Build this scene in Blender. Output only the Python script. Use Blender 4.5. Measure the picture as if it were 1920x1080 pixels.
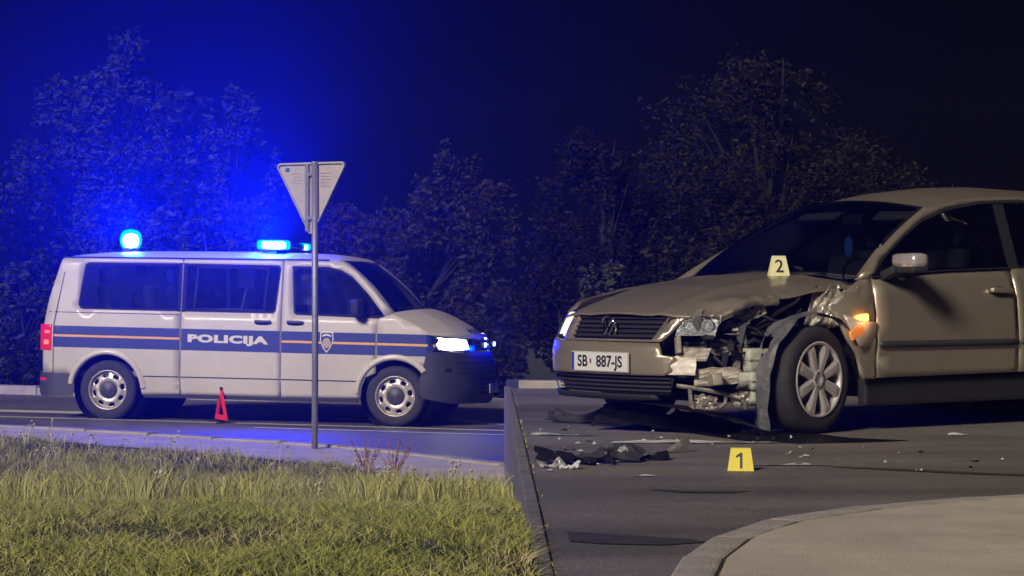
import bpy, bmesh, math, random
import numpy as np
from mathutils import Vector, Matrix
from mathutils.geometry import delaunay_2d_cdt

R = math.radians
random.seed(7); RNG = np.random.default_rng(7)
scene = bpy.context.scene
col = scene.collection
for o in list(bpy.data.objects): bpy.data.objects.remove(o)

# ------------------------------------------------------------------ camera, sky, key light, exposure
CAM_Z = 1.566
FPX = 4500.0
cam_d = bpy.data.cameras.new('camera'); cam = bpy.data.objects.new('camera', cam_d); col.objects.link(cam)
cam.location = (0, 0, CAM_Z); cam.rotation_euler = (R(90), 0, 0)
cam_d.sensor_width = 36; cam_d.lens = 36 * FPX / 1920.0
cam_d.clip_start = 0.1; cam_d.clip_end = 600
scene.camera = cam

SUN_EL, SUN_AZ = R(28), R(-151)          # direction TO the light: azimuth from +Y clockwise towards +X
world = bpy.data.worlds.new('World'); scene.world = world; world.use_nodes = True
wn = world.node_tree
sky = wn.nodes.new('ShaderNodeTexSky'); sky.sky_type = 'NISHITA'; sky.sun_disc = False
sky.sun_elevation = SUN_EL; sky.sun_rotation = SUN_AZ
bg = wn.nodes['Background']; bg.inputs[1].default_value = 0.00004
wn.links.new(sky.outputs[0], bg.inputs[0])
sun_d = bpy.data.lights.new('sun', 'SUN'); sun_d.energy = 3.5; sun_d.angle = R(12.0); sun_d.color = (1.0, 0.89, 0.75)
sun = bpy.data.objects.new('sun', sun_d); col.objects.link(sun)
ldir = Vector((math.sin(SUN_AZ) * math.cos(SUN_EL), math.cos(SUN_AZ) * math.cos(SUN_EL), math.sin(SUN_EL)))
sun.rotation_euler = ldir.to_track_quat('Z', 'Y').to_euler()
sun.location = (-6, -8, 12)
vs = scene.view_settings
vs.view_transform = 'Standard'; vs.look = 'None'; vs.exposure = 0.0; vs.gamma = 1.0; vs.use_curve_mapping = False
scene.render.engine = 'CYCLES'
scene.cycles.use_denoising = True
scene.cycles.max_bounces = 6; scene.cycles.volume_bounces = 0; scene.cycles.transparent_max_bounces = 12
scene.cycles.sample_clamp_indirect = 4.0
scene.cycles.caustics_reflective = False; scene.cycles.caustics_refractive = False

# ------------------------------------------------------------------ materials
MATS = {}
def mat(name, colr, rough=.5, metal=0., var=0., vscale=8., bump=0., bscale=60., emit=None, estr=0., coat=0., spec=.5, col2=None, detail=4., rvar=0., sheen=0.):
    if name in MATS: return MATS[name]
    m = bpy.data.materials.new(name); m.use_nodes = True; nt = m.node_tree; b = nt.nodes['Principled BSDF']
    b.inputs['Base Color'].default_value = (*colr, 1); b.inputs['Roughness'].default_value = rough; b.inputs['Metallic'].default_value = metal
    b.inputs['Coat Weight'].default_value = coat; b.inputs['Coat Roughness'].default_value = .06; b.inputs['Specular IOR Level'].default_value = spec
    tc = None
    def coords():
        nonlocal tc
        if tc is None: tc = nt.nodes.new('ShaderNodeTexCoord')
        return tc.outputs['Object']
    if var > 0 or col2:
        n = nt.nodes.new('ShaderNodeTexNoise'); n.inputs['Scale'].default_value = vscale; n.inputs['Detail'].default_value = detail; n.inputs['Roughness'].default_value = .65
        nt.links.new(coords(), n.inputs['Vector'])
        mr = nt.nodes.new('ShaderNodeMapRange'); mr.inputs[1].default_value = .3; mr.inputs[2].default_value = .7
        nt.links.new(n.outputs[0], mr.inputs[0])
        mx = nt.nodes.new('ShaderNodeMix'); mx.data_type = 'RGBA'
        c2 = col2 if col2 else tuple(c * (1 - var) for c in colr)
        mx.inputs[6].default_value = (*colr, 1); mx.inputs[7].default_value = (*c2, 1)
        nt.links.new(mr.outputs[0], mx.inputs[0]); nt.links.new(mx.outputs[2], b.inputs['Base Color'])
        if rvar:
            m2 = nt.nodes.new('ShaderNodeMapRange'); m2.inputs[1].default_value = .3; m2.inputs[2].default_value = .7
            m2.inputs[3].default_value = rough - rvar; m2.inputs[4].default_value = rough + rvar
            nt.links.new(n.outputs[0], m2.inputs[0]); nt.links.new(m2.outputs[0], b.inputs['Roughness'])
    if bump > 0:
        n2 = nt.nodes.new('ShaderNodeTexNoise'); n2.inputs['Scale'].default_value = bscale; n2.inputs['Detail'].default_value = 5
        nt.links.new(coords(), n2.inputs['Vector'])
        bp = nt.nodes.new('ShaderNodeBump'); bp.inputs['Strength'].default_value = bump; bp.inputs['Distance'].default_value = .02
        nt.links.new(n2.outputs[0], bp.inputs['Height']); nt.links.new(bp.outputs[0], b.inputs['Normal'])
    if emit:
        b.inputs['Emission Color'].default_value = (*emit, 1); b.inputs['Emission Strength'].default_value = estr
    MATS[name] = m
    return m

def glass_mat(name, tint, rough=.03, mixf=.10):
    if name in MATS: return MATS[name]
    m = bpy.data.materials.new(name); m.use_nodes = True; nt = m.node_tree
    nt.nodes.remove(nt.nodes['Principled BSDF']); out = nt.nodes['Material Output']
    tr = nt.nodes.new('ShaderNodeBsdfTransparent'); tr.inputs[0].default_value = (*tint, 1)
    gl = nt.nodes.new('ShaderNodeBsdfGlossy'); gl.inputs['Roughness'].default_value = rough; gl.inputs[0].default_value = (.9, .95, 1, 1)
    lw = nt.nodes.new('ShaderNodeLayerWeight'); lw.inputs[0].default_value = .25
    ad = nt.nodes.new('ShaderNodeMath'); ad.operation = 'MULTIPLY_ADD'; ad.inputs[1].default_value = .7; ad.inputs[2].default_value = mixf; ad.use_clamp = True
    nt.links.new(lw.outputs['Fresnel'], ad.inputs[0])
    mx = nt.nodes.new('ShaderNodeMixShader'); nt.links.new(ad.outputs[0], mx.inputs[0]); nt.links.new(tr.outputs[0], mx.inputs[1]); nt.links.new(gl.outputs[0], mx.inputs[2])
    nt.links.new(mx.outputs[0], out.inputs['Surface']); MATS[name] = m
    return m

def leaf_mat(name, c1, c2, rough=.6):
    """leaf colour varies from leaf to leaf (per mesh island)"""
    m = bpy.data.materials.new(name); m.use_nodes = True; nt = m.node_tree; b = nt.nodes['Principled BSDF']
    g = nt.nodes.new('ShaderNodeNewGeometry'); mx = nt.nodes.new('ShaderNodeMix'); mx.data_type = 'RGBA'
    mx.inputs[6].default_value = (*c1, 1); mx.inputs[7].default_value = (*c2, 1)
    nt.links.new(g.outputs['Random Per Island'], mx.inputs[0]); nt.links.new(mx.outputs[2], b.inputs['Base Color'])
    b.inputs['Roughness'].default_value = rough; b.inputs['Specular IOR Level'].default_value = .12
    return m

# ------------------------------------------------------------------ object helpers
def mesh_data(name, verts, faces, smooth=False):
    me = bpy.data.meshes.new(name); me.from_pydata([tuple(v) for v in verts], [], [tuple(f) for f in faces]); me.update()
    if smooth:
        for p in me.polygons: p.use_smooth = True
    return me
def link(name, me, m, parent=None, label=None, cat=None, group=None, kind=None):
    o = bpy.data.objects.new(name, me); col.objects.link(o)
    if m is not None and me is not None and len(me.materials) == 0: me.materials.append(m)
    if parent is not None: o.parent = parent
    if label: o['label'] = label
    if cat: o['category'] = cat
    if group: o['group'] = group
    if kind: o['kind'] = kind
    return o
def thing(name, label, cat, loc=(0, 0, 0), rot=(0, 0, 0), group=None):
    o = bpy.data.objects.new(name, None); col.objects.link(o); o.empty_display_size = .1
    o.location = loc; o.rotation_euler = rot; o['label'] = label; o['category'] = cat
    if group: o['group'] = group
    return o
def part(name, vf, m, parent, smooth=False, label=None):
    return link(name, mesh_data(name, vf[0], vf[1], smooth), m, parent, label)
def join(*vfs):
    V, F = [], []
    for v, f in vfs:
        k = len(V); V += [tuple(p) for p in v]; F += [tuple(i + k for i in q) for q in f]
    return V, F
def xf(vf, mtx):
    return [tuple(mtx @ Vector(v)) for v in vf[0]], vf[1]
def move(vf, d):
    return [(v[0] + d[0], v[1] + d[1], v[2] + d[2]) for v in vf[0]], vf[1]
def rotm(rx=0, ry=0, rz=0, loc=(0, 0, 0)):
    return Matrix.Translation(loc) @ Matrix.Rotation(R(rz), 4, 'Z') @ Matrix.Rotation(R(ry), 4, 'Y') @ Matrix.Rotation(R(rx), 4, 'X')
def box(x0, x1, y0, y1, z0, z1, bev=0.):
    bm = bmesh.new(); bmesh.ops.create_cube(bm, size=1)
    for v in bm.verts: v.co = Vector(((x0 + x1) / 2 + v.co.x * (x1 - x0), (y0 + y1) / 2 + v.co.y * (y1 - y0), (z0 + z1) / 2 + v.co.z * (z1 - z0)))
    if bev > 0: bmesh.ops.bevel(bm, geom=bm.edges[:], offset=bev, segments=2, affect='EDGES', profile=.6)
    bm.verts.index_update(); V = [tuple(v.co) for v in bm.verts]; F = [[v.index for v in f.verts] for f in bm.faces]; bm.free()
    return V, F
def lathe_y(prof, n=40):
    """profile of (radius, y) turned about the Y axis"""
    V, F = [], []; k = len(prof)
    for i in range(n):
        a = 2 * math.pi * i / n; c, s = math.cos(a), math.sin(a)
        V += [(r * c, y, r * s) for r, y in prof]
    for i in range(n):
        j = (i + 1) % n
        for p in range(k - 1): F.append((i * k + p, i * k + p + 1, j * k + p + 1, j * k + p))
    return V, F
def lathe_z(prof, n=24):
    V, F = lathe_y(prof, n); return [(x, -z, y) for x, y, z in V], F
def tube(pts, r, n=8):
    pts = [Vector(p) for p in pts]; V, F = [], []
    rad = r if isinstance(r, (list, tuple)) else [r] * len(pts)
    for i, p in enumerate(pts):
        d = (pts[min(i + 1, len(pts) - 1)] - pts[max(i - 1, 0)]).normalized()
        a = d.cross(Vector((0, 0, 1)) if abs(d.z) < .9 else Vector((1, 0, 0))).normalized(); b = d.cross(a)
        for k in range(n):
            t = 2 * math.pi * k / n; V.append(tuple(p + (a * math.cos(t) + b * math.sin(t)) * rad[i]))
    for i in range(len(pts) - 1):
        for k in range(n): F.append((i * n + k, i * n + (k + 1) % n, (i + 1) * n + (k + 1) % n, (i + 1) * n + k))
    F.append(tuple(range(n))[::-1]); F.append(tuple(range((len(pts) - 1) * n, len(pts) * n)))
    return V, F
def inside(p, poly):
    x, y = p; c = False; n = len(poly); j = n - 1
    for i in range(n):
        xi, yi = poly[i]; xj, yj = poly[j]
        if (yi > y) != (yj > y) and x < (xj - xi) * (y - yi) / (yj - yi) + xi: c = not c
        j = i
    return c
def resample(poly, step):
    out = []
    for i, a in enumerate(poly):
        b = poly[(i + 1) % len(poly)]; L = math.hypot(b[0] - a[0], b[1] - a[1]); n = max(1, int(L / step))
        out += [(a[0] + (b[0] - a[0]) * k / n, a[1] + (b[1] - a[1]) * k / n) for k in range(n)]
    return out
def sheet(outline, fn, holes=(), step=.08, depth=.03, dvec=None):
    """flat outline (u,v) with holes, triangulated, bent over fn(u,v)->xyz, with a rim turned inwards by depth"""
    loops = [resample(outline, step)] + [resample(h, step) for h in holes]
    V2, E = [], []
    for L in loops:
        k = len(V2); V2 += [Vector(p) for p in L]; E += [(k + i, k + (i + 1) % len(L)) for i in range(len(L))]
    us = [p[0] for p in loops[0]]; vv = [p[1] for p in loops[0]]
    nb = len(V2); bnd = np.array([[p.x, p.y] for p in V2])
    u = min(us) + step * .5
    while u < max(us):
        v = min(vv) + step * .5
        while v < max(vv):
            if inside((u, v), loops[0]) and not any(inside((u, v), h) for h in loops[1:]):
                if np.min(np.abs(bnd - (u, v)).sum(1)) > step * .45: V2.append(Vector((u, v)))
            v += step
        u += step
    r = delaunay_2d_cdt(V2, E, [], 0, 1e-6)
    vo, fo, eo, orig = r[0], r[2], r[1], r[3]
    F = []
    for f in fo:
        if abs((vo[f[1]] - vo[f[0]]).cross(vo[f[2]] - vo[f[0]])) < step * step * .004: continue
        c = sum((vo[i] for i in f), Vector((0, 0))) / len(f)
        if inside((c.x, c.y), loops[0]) and not any(inside((c.x, c.y), h) for h in loops[1:]): F.append(tuple(f))
    V = [tuple(fn(p.x, p.y)) for p in vo]
    if depth:
        cnt = {}
        for f in F:
            for i in range(len(f)):
                a, b = f[i], f[(i + 1) % len(f)]; key = (min(a, b), max(a, b)); cnt[key] = cnt.get(key, []) + [(a, b)]
        back = {}
        for key, l in cnt.items():
            if len(l) == 1:
                a, b = l[0]
                for q in (a, b):
                    if q not in back:
                        p = vo[q]
                        if dvec: d = Vector(dvec)
                        else:
                            e = .01; P = Vector(fn(p.x, p.y)); A = Vector(fn(p.x + e, p.y)) - P; B = Vector(fn(p.x, p.y + e)) - P
                            d = A.cross(B).normalized()
                        back[q] = len(V); V.append(tuple(Vector(V[q]) + d * depth))
                F.append((b, a, back[a], back[b]))
    return V, F
def grid(nu, nv, fn):
    V = [tuple(fn(i / nu, j / nv)) for i in range(nu + 1) for j in range(nv + 1)]
    F = [(i * (nv + 1) + j, (i + 1) * (nv + 1) + j, (i + 1) * (nv + 1) + j + 1, i * (nv + 1) + j + 1) for i in range(nu) for j in range(nv)]
    return V, F
def arc(cx, cz, r, a0, a1, n=14):
    return [(cx + r * math.cos(R(a0 + (a1 - a0) * i / n)), cz + r * math.sin(R(a0 + (a1 - a0) * i / n))) for i in range(n + 1)]
def rrect(x0, x1, z0, z1, r, n=4):
    return arc(x1 - r, z1 - r, r, 0, 90, n) + arc(x0 + r, z1 - r, r, 90, 180, n) + arc(x0 + r, z0 + r, r, 180, 270, n) + arc(x1 - r, z0 + r, r, 270, 360, n)
def text_vf(s, size, bold=0., sx=1., space=1.):
    """flat lettering as a mesh, centred, in the XY plane"""
    c = bpy.data.curves.new('lettering', 'FONT'); c.body = s; c.size = size; c.offset = bold; c.align_x = 'CENTER'; c.align_y = 'CENTER'; c.resolution_u = 4; c.space_character = space
    o = bpy.data.objects.new('lettering', c); col.objects.link(o)
    me = bpy.data.meshes.new_from_object(o)
    V = [(v.co.x * sx, v.co.y, 0) for v in me.vertices]; F = [tuple(p.vertices) for p in me.polygons]
    bpy.data.objects.remove(o); bpy.data.meshes.remove(me); bpy.data.curves.remove(c)
    return V, F
def fast_mesh(name, V, nper, sizes):
    """V: (n*nper,3) array, loose polygons of nper corners split into faces of given corner index lists"""
    n = len(V) // nper
    me = bpy.data.meshes.new(name); me.vertices.add(len(V)); me.vertices.foreach_set('co', np.asarray(V, dtype=np.float32).ravel())
    base = (np.arange(n) * nper)[:, None]
    loops = np.concatenate([base + np.array(s) for s in sizes], 1).ravel()
    lens = np.tile([len(s) for s in sizes], n); starts = np.concatenate([[0], np.cumsum(lens)[:-1]])
    me.loops.add(len(loops)); me.loops.foreach_set('vertex_index', loops.astype(np.int32))
    me.polygons.add(len(lens)); me.polygons.foreach_set('loop_start', starts.astype(np.int32)); me.polygons.foreach_set('loop_total', lens.astype(np.int32))
    me.update(calc_edges=True); return me

# ------------------------------------------------------------------ ground levels
ZR = .721                                   # level of the car's road, up on its low embankment
def zl(x): return -.014 * (x + 1.16)        # the van's road falls a little towards the right
def sstep(a, b, t):
    t = min(1, max(0, (t - a) / (b - a))); return t * t * (3 - 2 * t)
def hl(x, y):                               # left-hand ground: the verge climbs towards the camera
    return zl(x) + (ZR - zl(x)) * (1 - sstep(7.0, 19.5, y))
def hr(x, y): return ZR * (1 - sstep(23, 30, y))
def xb(y): return float(np.interp(y, [5, 7.2, 10, 14, 19.5, 22, 30], [.12, .095, .07, .03, -.03, -.06, -.06]))   # edge between verge and raised road
def height(x, y): return hl(x, y) if x < xb(y) else hr(x, y)

M_soil = mat('soil', (.06, .07, .025), .95, var=.6, vscale=3, bump=.6, bscale=30, col2=(.03, .032, .014))
xs = sorted(set([-45, -35, -25, -18, -14, -11, -9, -8, -7, -6, -5, -4, -3.3, -2.7, -2.2, -1.7, -1.2, -.8, -.4, -.15, -.004, .004, .35, .8, 1.5, 2.5, 4, 6, 9, 12, 18, 25, 35, 45]))
ys = [-6, 0, 4, 6, 7, 8, 9, 10, 11, 12, 13, 14, 15, 16, 17, 18, 19, 19.6, 20.5, 22, 23, 24, 25, 26, 27, 28, 29, 30, 33, 36, 40, 50, 62, 75]
V = [((x, y, height(x, y) - .03) if abs(x) > .01 else (x + xb(y), y, height(x + xb(y), y) - .03)) for x in xs for y in ys]; ny = len(ys)
F = [(i * ny + j, (i + 1) * ny + j, (i + 1) * ny + j + 1, i * ny + j + 1) for i in range(len(xs) - 1) for j in range(ny - 1)]
link('ground', mesh_data('ground', V, F), M_soil, kind='structure')

# asphalt: fine grain, darker patches, some wet shine
def asphalt(name, base, rough):
    m = bpy.data.materials.new(name); m.use_nodes = True; nt = m.node_tree; b = nt.nodes['Principled BSDF']
    tc = nt.nodes.new('ShaderNodeTexCoord')
    n1 = nt.nodes.new('ShaderNodeTexNoise'); n1.inputs['Scale'].default_value = 110; n1.inputs['Detail'].default_value = 3
    n2 = nt.nodes.new('ShaderNodeTexNoise'); n2.inputs['Scale'].default_value = .55; n2.inputs['Detail'].default_value = 6; n2.inputs['Roughness'].default_value = .6
    mp = nt.nodes.new('ShaderNodeMapping'); mp.inputs['Scale'].default_value = (.5, 1.6, 1)
    nt.links.new(tc.outputs['Object'], n1.inputs[0]); nt.links.new(tc.outputs['Object'], mp.inputs[0]); nt.links.new(mp.outputs[0], n2.inputs[0])
    r1 = nt.nodes.new('ShaderNodeMapRange'); r1.inputs[1].default_value = .25; r1.inputs[2].default_value = .75; r1.inputs[3].default_value = .45; r1.inputs[4].default_value = 1.7
    r2 = nt.nodes.new('ShaderNodeMapRange'); r2.inputs[1].default_value = .35; r2.inputs[2].default_value = .65; r2.inputs[3].default_value = .62; r2.inputs[4].default_value = 1.15
    nt.links.new(n1.outputs[0], r1.inputs[0]); nt.links.new(n2.outputs[0], r2.inputs[0])
    mu = nt.nodes.new('ShaderNodeMath'); mu.operation = 'MULTIPLY'; nt.links.new(r1.outputs[0], mu.inputs[0]); nt.links.new(r2.outputs[0], mu.inputs[1])
    vm = nt.nodes.new('ShaderNodeVectorMath'); vm.operation = 'SCALE'; vm.inputs[0].default_value = base; nt.links.new(mu.outputs[0], vm.inputs['Scale'])
    nt.links.new(vm.outputs[0], b.inputs['Base Color'])
    r3 = nt.nodes.new('ShaderNodeMapRange'); r3.inputs[1].default_value = .35; r3.inputs[2].default_value = .65; r3.inputs[3].default_value = rough - .12; r3.inputs[4].default_value = rough + .12
    nt.links.new(n2.outputs[0], r3.inputs[0]); nt.links.new(r3.outputs[0], b.inputs['Roughness'])
    bp = nt.nodes.new('ShaderNodeBump'); bp.inputs['Strength'].default_value = .5; bp.inputs['Distance'].default_value = .008
    nt.links.new(n1.outputs[0], bp.inputs['Height']); nt.links.new(bp.outputs[0], b.inputs['Normal'])
    return m
M_asph = asphalt('asphalt', (.135, .125, .122), .5)
M_asph2 = asphalt('asphalt_worn', (.165, .150, .138), .6)
M_conc = mat('concrete', (.46, .42, .37), .85, var=.35, vscale=5, bump=.4, bscale=90)
M_slab = mat('pavement_concrete', (.60, .535, .44), .88, var=.3, vscale=2.2, bump=.35, bscale=120)
M_paint = mat('road_paint', (.78, .74, .66), .6, var=.4, vscale=14, bump=.2)

def setting(name):
    o = bpy.data.objects.new(name, None); col.objects.link(o); o['kind'] = 'structure'; return o
# left road: far kerb, lanes, near kerb running towards the viewer on the right
def lerp(a, b, t): return a + (b - a) * t
def near_kerb(x): return float(np.interp(x, [-30, -5.33, -3.5, -1.9, -.9, -.02], [34.5, 25.35, 24.2, 23.1, 22.0, 20.7]))
def far_kerb(x): return float(np.interp(x, [-30, -7.2, 0, 1.5], [37, 33.6, 31.5, 31.1]))
def strip(name, fa, fb, x0, x1, n, dz, m, kind='structure', zf=None, thick=0):
    zf = zf or (lambda x, y: zl(x))
    V, F = [], []
    for i in range(n + 1):
        x = lerp(x0, x1, i / n)
        for k in range(5):
            y = lerp(fa(x), fb(x), k / 4); V.append((x, y, zf(x, y) + dz))
    for i in range(n):
        for k in range(4): F.append((i * 5 + k, (i + 1) * 5 + k, (i + 1) * 5 + k + 1, i * 5 + k + 1))
    if thick:
        base = len(V)
        for i in range(n + 1):
            for k in (0, 4):
                v = V[i * 5 + k]; V.append((v[0], v[1], v[2] - thick))
        for i in range(n):
            a = base + 2 * i
            F.append((i * 5, a, a + 2, (i + 1) * 5)); F.append(((i + 1) * 5 + 4, a + 3, a + 1, i * 5 + 4))
        F.append((0, 4, base + 1, base)); F.append((n * 5, base + 2 * n, base + 2 * n + 1, n * 5 + 4))
    return link(name, mesh_data(name, V, F), m, kind=kind)
strip('road', near_kerb, far_kerb, -30, -.01, 60, .0, M_asph)
# the near pavement between kerb and grass, the kerb stones one by one
def grass_edge(x): return float(np.interp(x, [-30, -5.1, -2.8, -1.66, -.69, -.02], [32.4, 23.6, 21.7, 20.6, 19.1, 18.0]))
strip('pavement', grass_edge, lambda x: near_kerb(x) - .17, -30, -.03, 60, .05, M_slab)
def kerb_run(parent, pts, w, h, zbase, L, m, gap=.012, side=1):
    """kerb stones laid along a polyline, each its own piece"""
    pts = [Vector((p[0], p[1], 0)) for p in pts]; seg = []
    tot = sum((pts[i + 1] - pts[i]).length for i in range(len(pts) - 1)); n = max(1, int(tot / L))
    def at(s):
        for i in range(len(pts) - 1):
            l = (pts[i + 1] - pts[i]).length
            if s <= l or i == len(pts) - 2: return pts[i] + (pts[i + 1] - pts[i]) * (s / l)
            s -= l
    for k in range(n):
        a, b = at(tot * k / n + gap / 2), at(tot * (k + 1) / n - gap / 2); d = b - a; l = d.length
        c = (a + b) / 2; ang = math.degrees(math.atan2(d.y, d.x))
        vf = box(-l / 2, l / 2, -w / 2, w / 2, -.12, h, .012)
        o = link('kerb_stone', mesh_data('kerb_stone', *xf(vf, rotm(random.uniform(-.4, .4), random.uniform(-.3, .3), ang))), m, parent)
        o.location = (c.x, c.y, zbase(c.x, c.y) + random.uniform(-.004, .004))
kerb_l = setting('kerb')
kerb_run(kerb_l, [(x, near_kerb(x) - .08) for x in np.linspace(-9, -.05, 30)], .15, .07, lambda x, y: zl(x), .8, M_conc)
kerb_f = setting('far_kerb')
kerb_run(kerb_f, [(x, far_kerb(x) + .09) for x in np.linspace(-9.6, 1.2, 30)], .16, .11, lambda x, y: zl(x), 1.0, M_conc)
strip('far_pavement', lambda x: far_kerb(x) + .18, lambda x: far_kerb(x) + 1.0, -30, 1.2, 40, .085, M_slab)
# painted lines on the left road
def line(name, pa, pb, w, label_n=24):
    strip(name, lambda x: lerp(pa[1], pb[1], (x - pa[0]) / (pb[0] - pa[0])) - w / 2, lambda x: lerp(pa[1], pb[1], (x - pa[0]) / (pb[0] - pa[0])) + w / 2, pa[0], pb[0], label_n, .004, M_paint)
line('road_marking', (-12, 30.2), (-4.9, 28.95), .5)
line('road_marking', (-12, 29.35), (-.03, 26.55), .17)
line('road_marking', (-2.85, 26.5), (-.03, 25.75), .13)
line('road_marking', (-2.4, 28.6), (-.03, 27.75), .16)

# right road on the embankment, kerb at the far edge, pavement in the near corner
V, F = grid(30, 40, lambda u, v: (lerp(xb(5.2 + v * 15.0) + .02, 16, u), 5.2 + v * 15.0, ZR))
link('car_road', mesh_data('car_road', V, F), M_asph2, kind='structure')
kerb_fr = setting('car_road_kerb')
kerb_run(kerb_fr, [(x, 20.3 + .01 * x) for x in np.linspace(.05, 12, 14)], .15, .06, lambda x, y: ZR, .9, M_conc)
KP = [(.30, 5.4), (.42, 6.6), (.52, 7.31), (.69, 8.01), (.93, 8.54), (1.27, 8.95), (1.62, 9.25), (2.0, 9.51), (3.0, 9.95), (5.0, 10.5), (9.0, 11.2)]
def offs(P, d):
    out = []
    for i, p in enumerate(P):
        a = Vector(P[max(i - 1, 0)]); b = Vector(P[min(i + 1, len(P) - 1)]); t = (b - a).normalized(); out.append((p[0] + t.y * d, p[1] - t.x * d))
    return out
inner = offs(KP, .136)
kerb_n = setting('corner_kerb')
kerb_run(kerb_n, offs(KP, .065), .125, .035, lambda x, y: ZR, .62, M_conc, gap=.008)
pv = resample([(p[0], p[1]) for p in inner] + [(9.3, 5.4)], .4)
link('corner_pavement', mesh_data('corner_pavement', *sheet([(p[0], p[1]) for p in inner] + [(9.3, 5.4)], lambda x, y: (x, y, ZR + .028), step=.4, depth=.06, dvec=(0, 0, -1))), M_slab, kind='structure')
# retaining kerb that carries the edge of the embankment
ret = thing('retaining_wall', 'narrow concrete kerb wall running between the grass and the raised road', 'wall', (0, 0, 0))
for k in range(15):
    y0 = 5.4 + k * 1.0; xm = xb(y0 + .5); ang_ = math.degrees(math.atan2(-(xb(y0 + 1) - xb(y0)), 1.0))
    z0 = hl(xm - .05, y0 + .5) - .12
    part('concrete_block', xf(box(-.026, .026, -.496, .496, z0, ZR + .010 + random.uniform(-.003, .003), .007), rotm(0, 0, ang_, (xm, y0 + .5, 0))), mat('worn_concrete', (.26, .24, .21), .9, var=.6, vscale=7, bump=.7, bscale=60, detail=8.), ret)


# ================================================================== police van
M_white = mat('van_paint', (.60, .555, .485), .42, var=.18, vscale=1.6, detail=7., coat=.1)
M_blue = mat('stripe_blue', (.006, .020, .19), .5)
M_orange = mat('stripe_orange', (.78, .40, .09), .4)
M_letter = mat('letter_white', (.72, .68, .58), .4)
M_plast = mat('dark_plastic', (.048, .048, .054), .5, var=.25, vscale=9, bump=.1, bscale=200)
M_black = mat('black_rubber', (.018, .018, .019), .7, var=.3, vscale=20)
M_tyre = mat('tyre_rubber', (.035, .033, .034), .82, var=.35, vscale=12, bump=.25, bscale=120)
M_steel = mat('steel_wheel', (.60, .56, .50), .42, metal=.6, var=.3, vscale=14)
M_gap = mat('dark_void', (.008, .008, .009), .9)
M_seat = mat('seat_fabric', (.10, .11, .13), .9, var=.3, vscale=20)
M_cab = mat('cabin_grey', (.16, .17, .19), .7, var=.2)
M_vglass = glass_mat('van_glass', (.34, .36, .42), mixf=.06)
M_wglass = glass_mat('windscreen_glass', (.55, .58, .62), mixf=.05)
M_chrome = mat('chrome', (.75, .75, .76), .12, metal=1.)
M_core = mat('beacon_core', (.9, .95, 1), .2, emit=(.8, .97, 1.0), estr=30)
def shell_mat():
    m = bpy.data.materials.new('beacon_shell'); m.use_nodes = True; nt = m.node_tree; nt.nodes.remove(nt.nodes['Principled BSDF'])
    a = nt.nodes.new('ShaderNodeBsdfTransparent'); a.inputs[0].default_value = (.75, .95, 1, 1); e = nt.nodes.new('ShaderNodeEmission'); e.inputs[0].default_value = (.0, .55, 1, 1); e.inputs[1].default_value = 2.2
    x = nt.nodes.new('ShaderNodeMixShader'); x.inputs[0].default_value = .5; nt.links.new(a.outputs[0], x.inputs[1]); nt.links.new(e.outputs[0], x.inputs[2]); nt.links.new(x.outputs[0], nt.nodes['Material Output'].inputs['Surface'])
    return m
M_beacon = shell_mat()
M_bluelamp = mat('blue_lamp_lit', (.05, .1, .8), .2, emit=(.10, .32, 1.0), estr=22)
M_bluedark = mat('blue_lens', (.01, .03, .35), .15, coat=.6)
M_head = mat('headlamp_lit', (.9, .9, .9), .2, emit=(.95, .97, 1.0), estr=22)
M_tail = mat('tail_lit', (.5, .01, .01), .2, emit=(1., .03, .02), estr=.45, var=.6, vscale=30, coat=.6)
M_tailhot = mat('tail_bulb', (.8, .1, .05), .2, emit=(1., .10, .06), estr=2.5)
M_plate = mat('plate_white', (.72, .72, .74), .35, var=.08, vscale=30)
M_ink = mat('plate_ink', (.012, .012, .014), .5)
M_lens = glass_mat('clear_lens', (.85, .87, .9), mixf=.10)

van = thing('police_van', 'white police van with blue stripe, orange line and lit blue roof beacons', 'van',
            (-1.162, 27.961, 0.0), (0, R(.8), R(-10.3)))
VXS = .31
def VF(z): return float(np.interp(z, [.2, .3, .42, .6, .72, .84, .95, 1.03, 1.1], [.86, .93, .955, .955, .94, .90, .87, .83, .78]))
def vw(z): return float(np.interp(z, [.2, .34, .5, .8, 1.05, 1.24, 1.5, 1.8, 1.87, 1.92, 1.96], [.90, .93, .95, .955, .948, .93, .900, .866, .845, .76, .62]))
def VS(x, z):
    w = vw(z)
    if x > VXS and z < 1.15:
        q = min(.9999, (x - VXS) / (VF(z) - VXS)); w *= (1 - q ** 1.95) ** (1 / 1.95)
    if x < -3.95:
        q = min(.999, (-3.95 - x) / .36); w *= 1 - .16 * q ** 2.4
    return w
def vside(e=0.): return lambda x, z: (x, -(VS(x, z) + e), z)
def vsideL(e=0.): return lambda x, z: (x, (VS(x, z) + e), z)
FA = arc(0, .345, .41, 180, 0, 18)          # front wheel arch, left to right over the top
RA = arc(-3.4, .345, .41, 180, 0, 18)
G = .006
TOPZ = 1.87
win_r = [(-3.74, 1.285), (-3.765, 1.33), (-3.70, 1.79), (-3.66, 1.815), (-2.54, 1.815), (-2.54, 1.262), (-3.70, 1.272)]
win_s = [(-2.49, 1.815), (-1.385, 1.805), (-1.355, 1.775), (-1.40, 1.285), (-1.43, 1.255), (-2.49, 1.262)]
win_f = [(-1.225, 1.80), (-.80, 1.795), (-.66, 1.765), (-.52, 1.69), (-.33, 1.50), (-.12, 1.24), (-.13, 1.215), (-1.16, 1.245), (-1.19, 1.27)]
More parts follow.
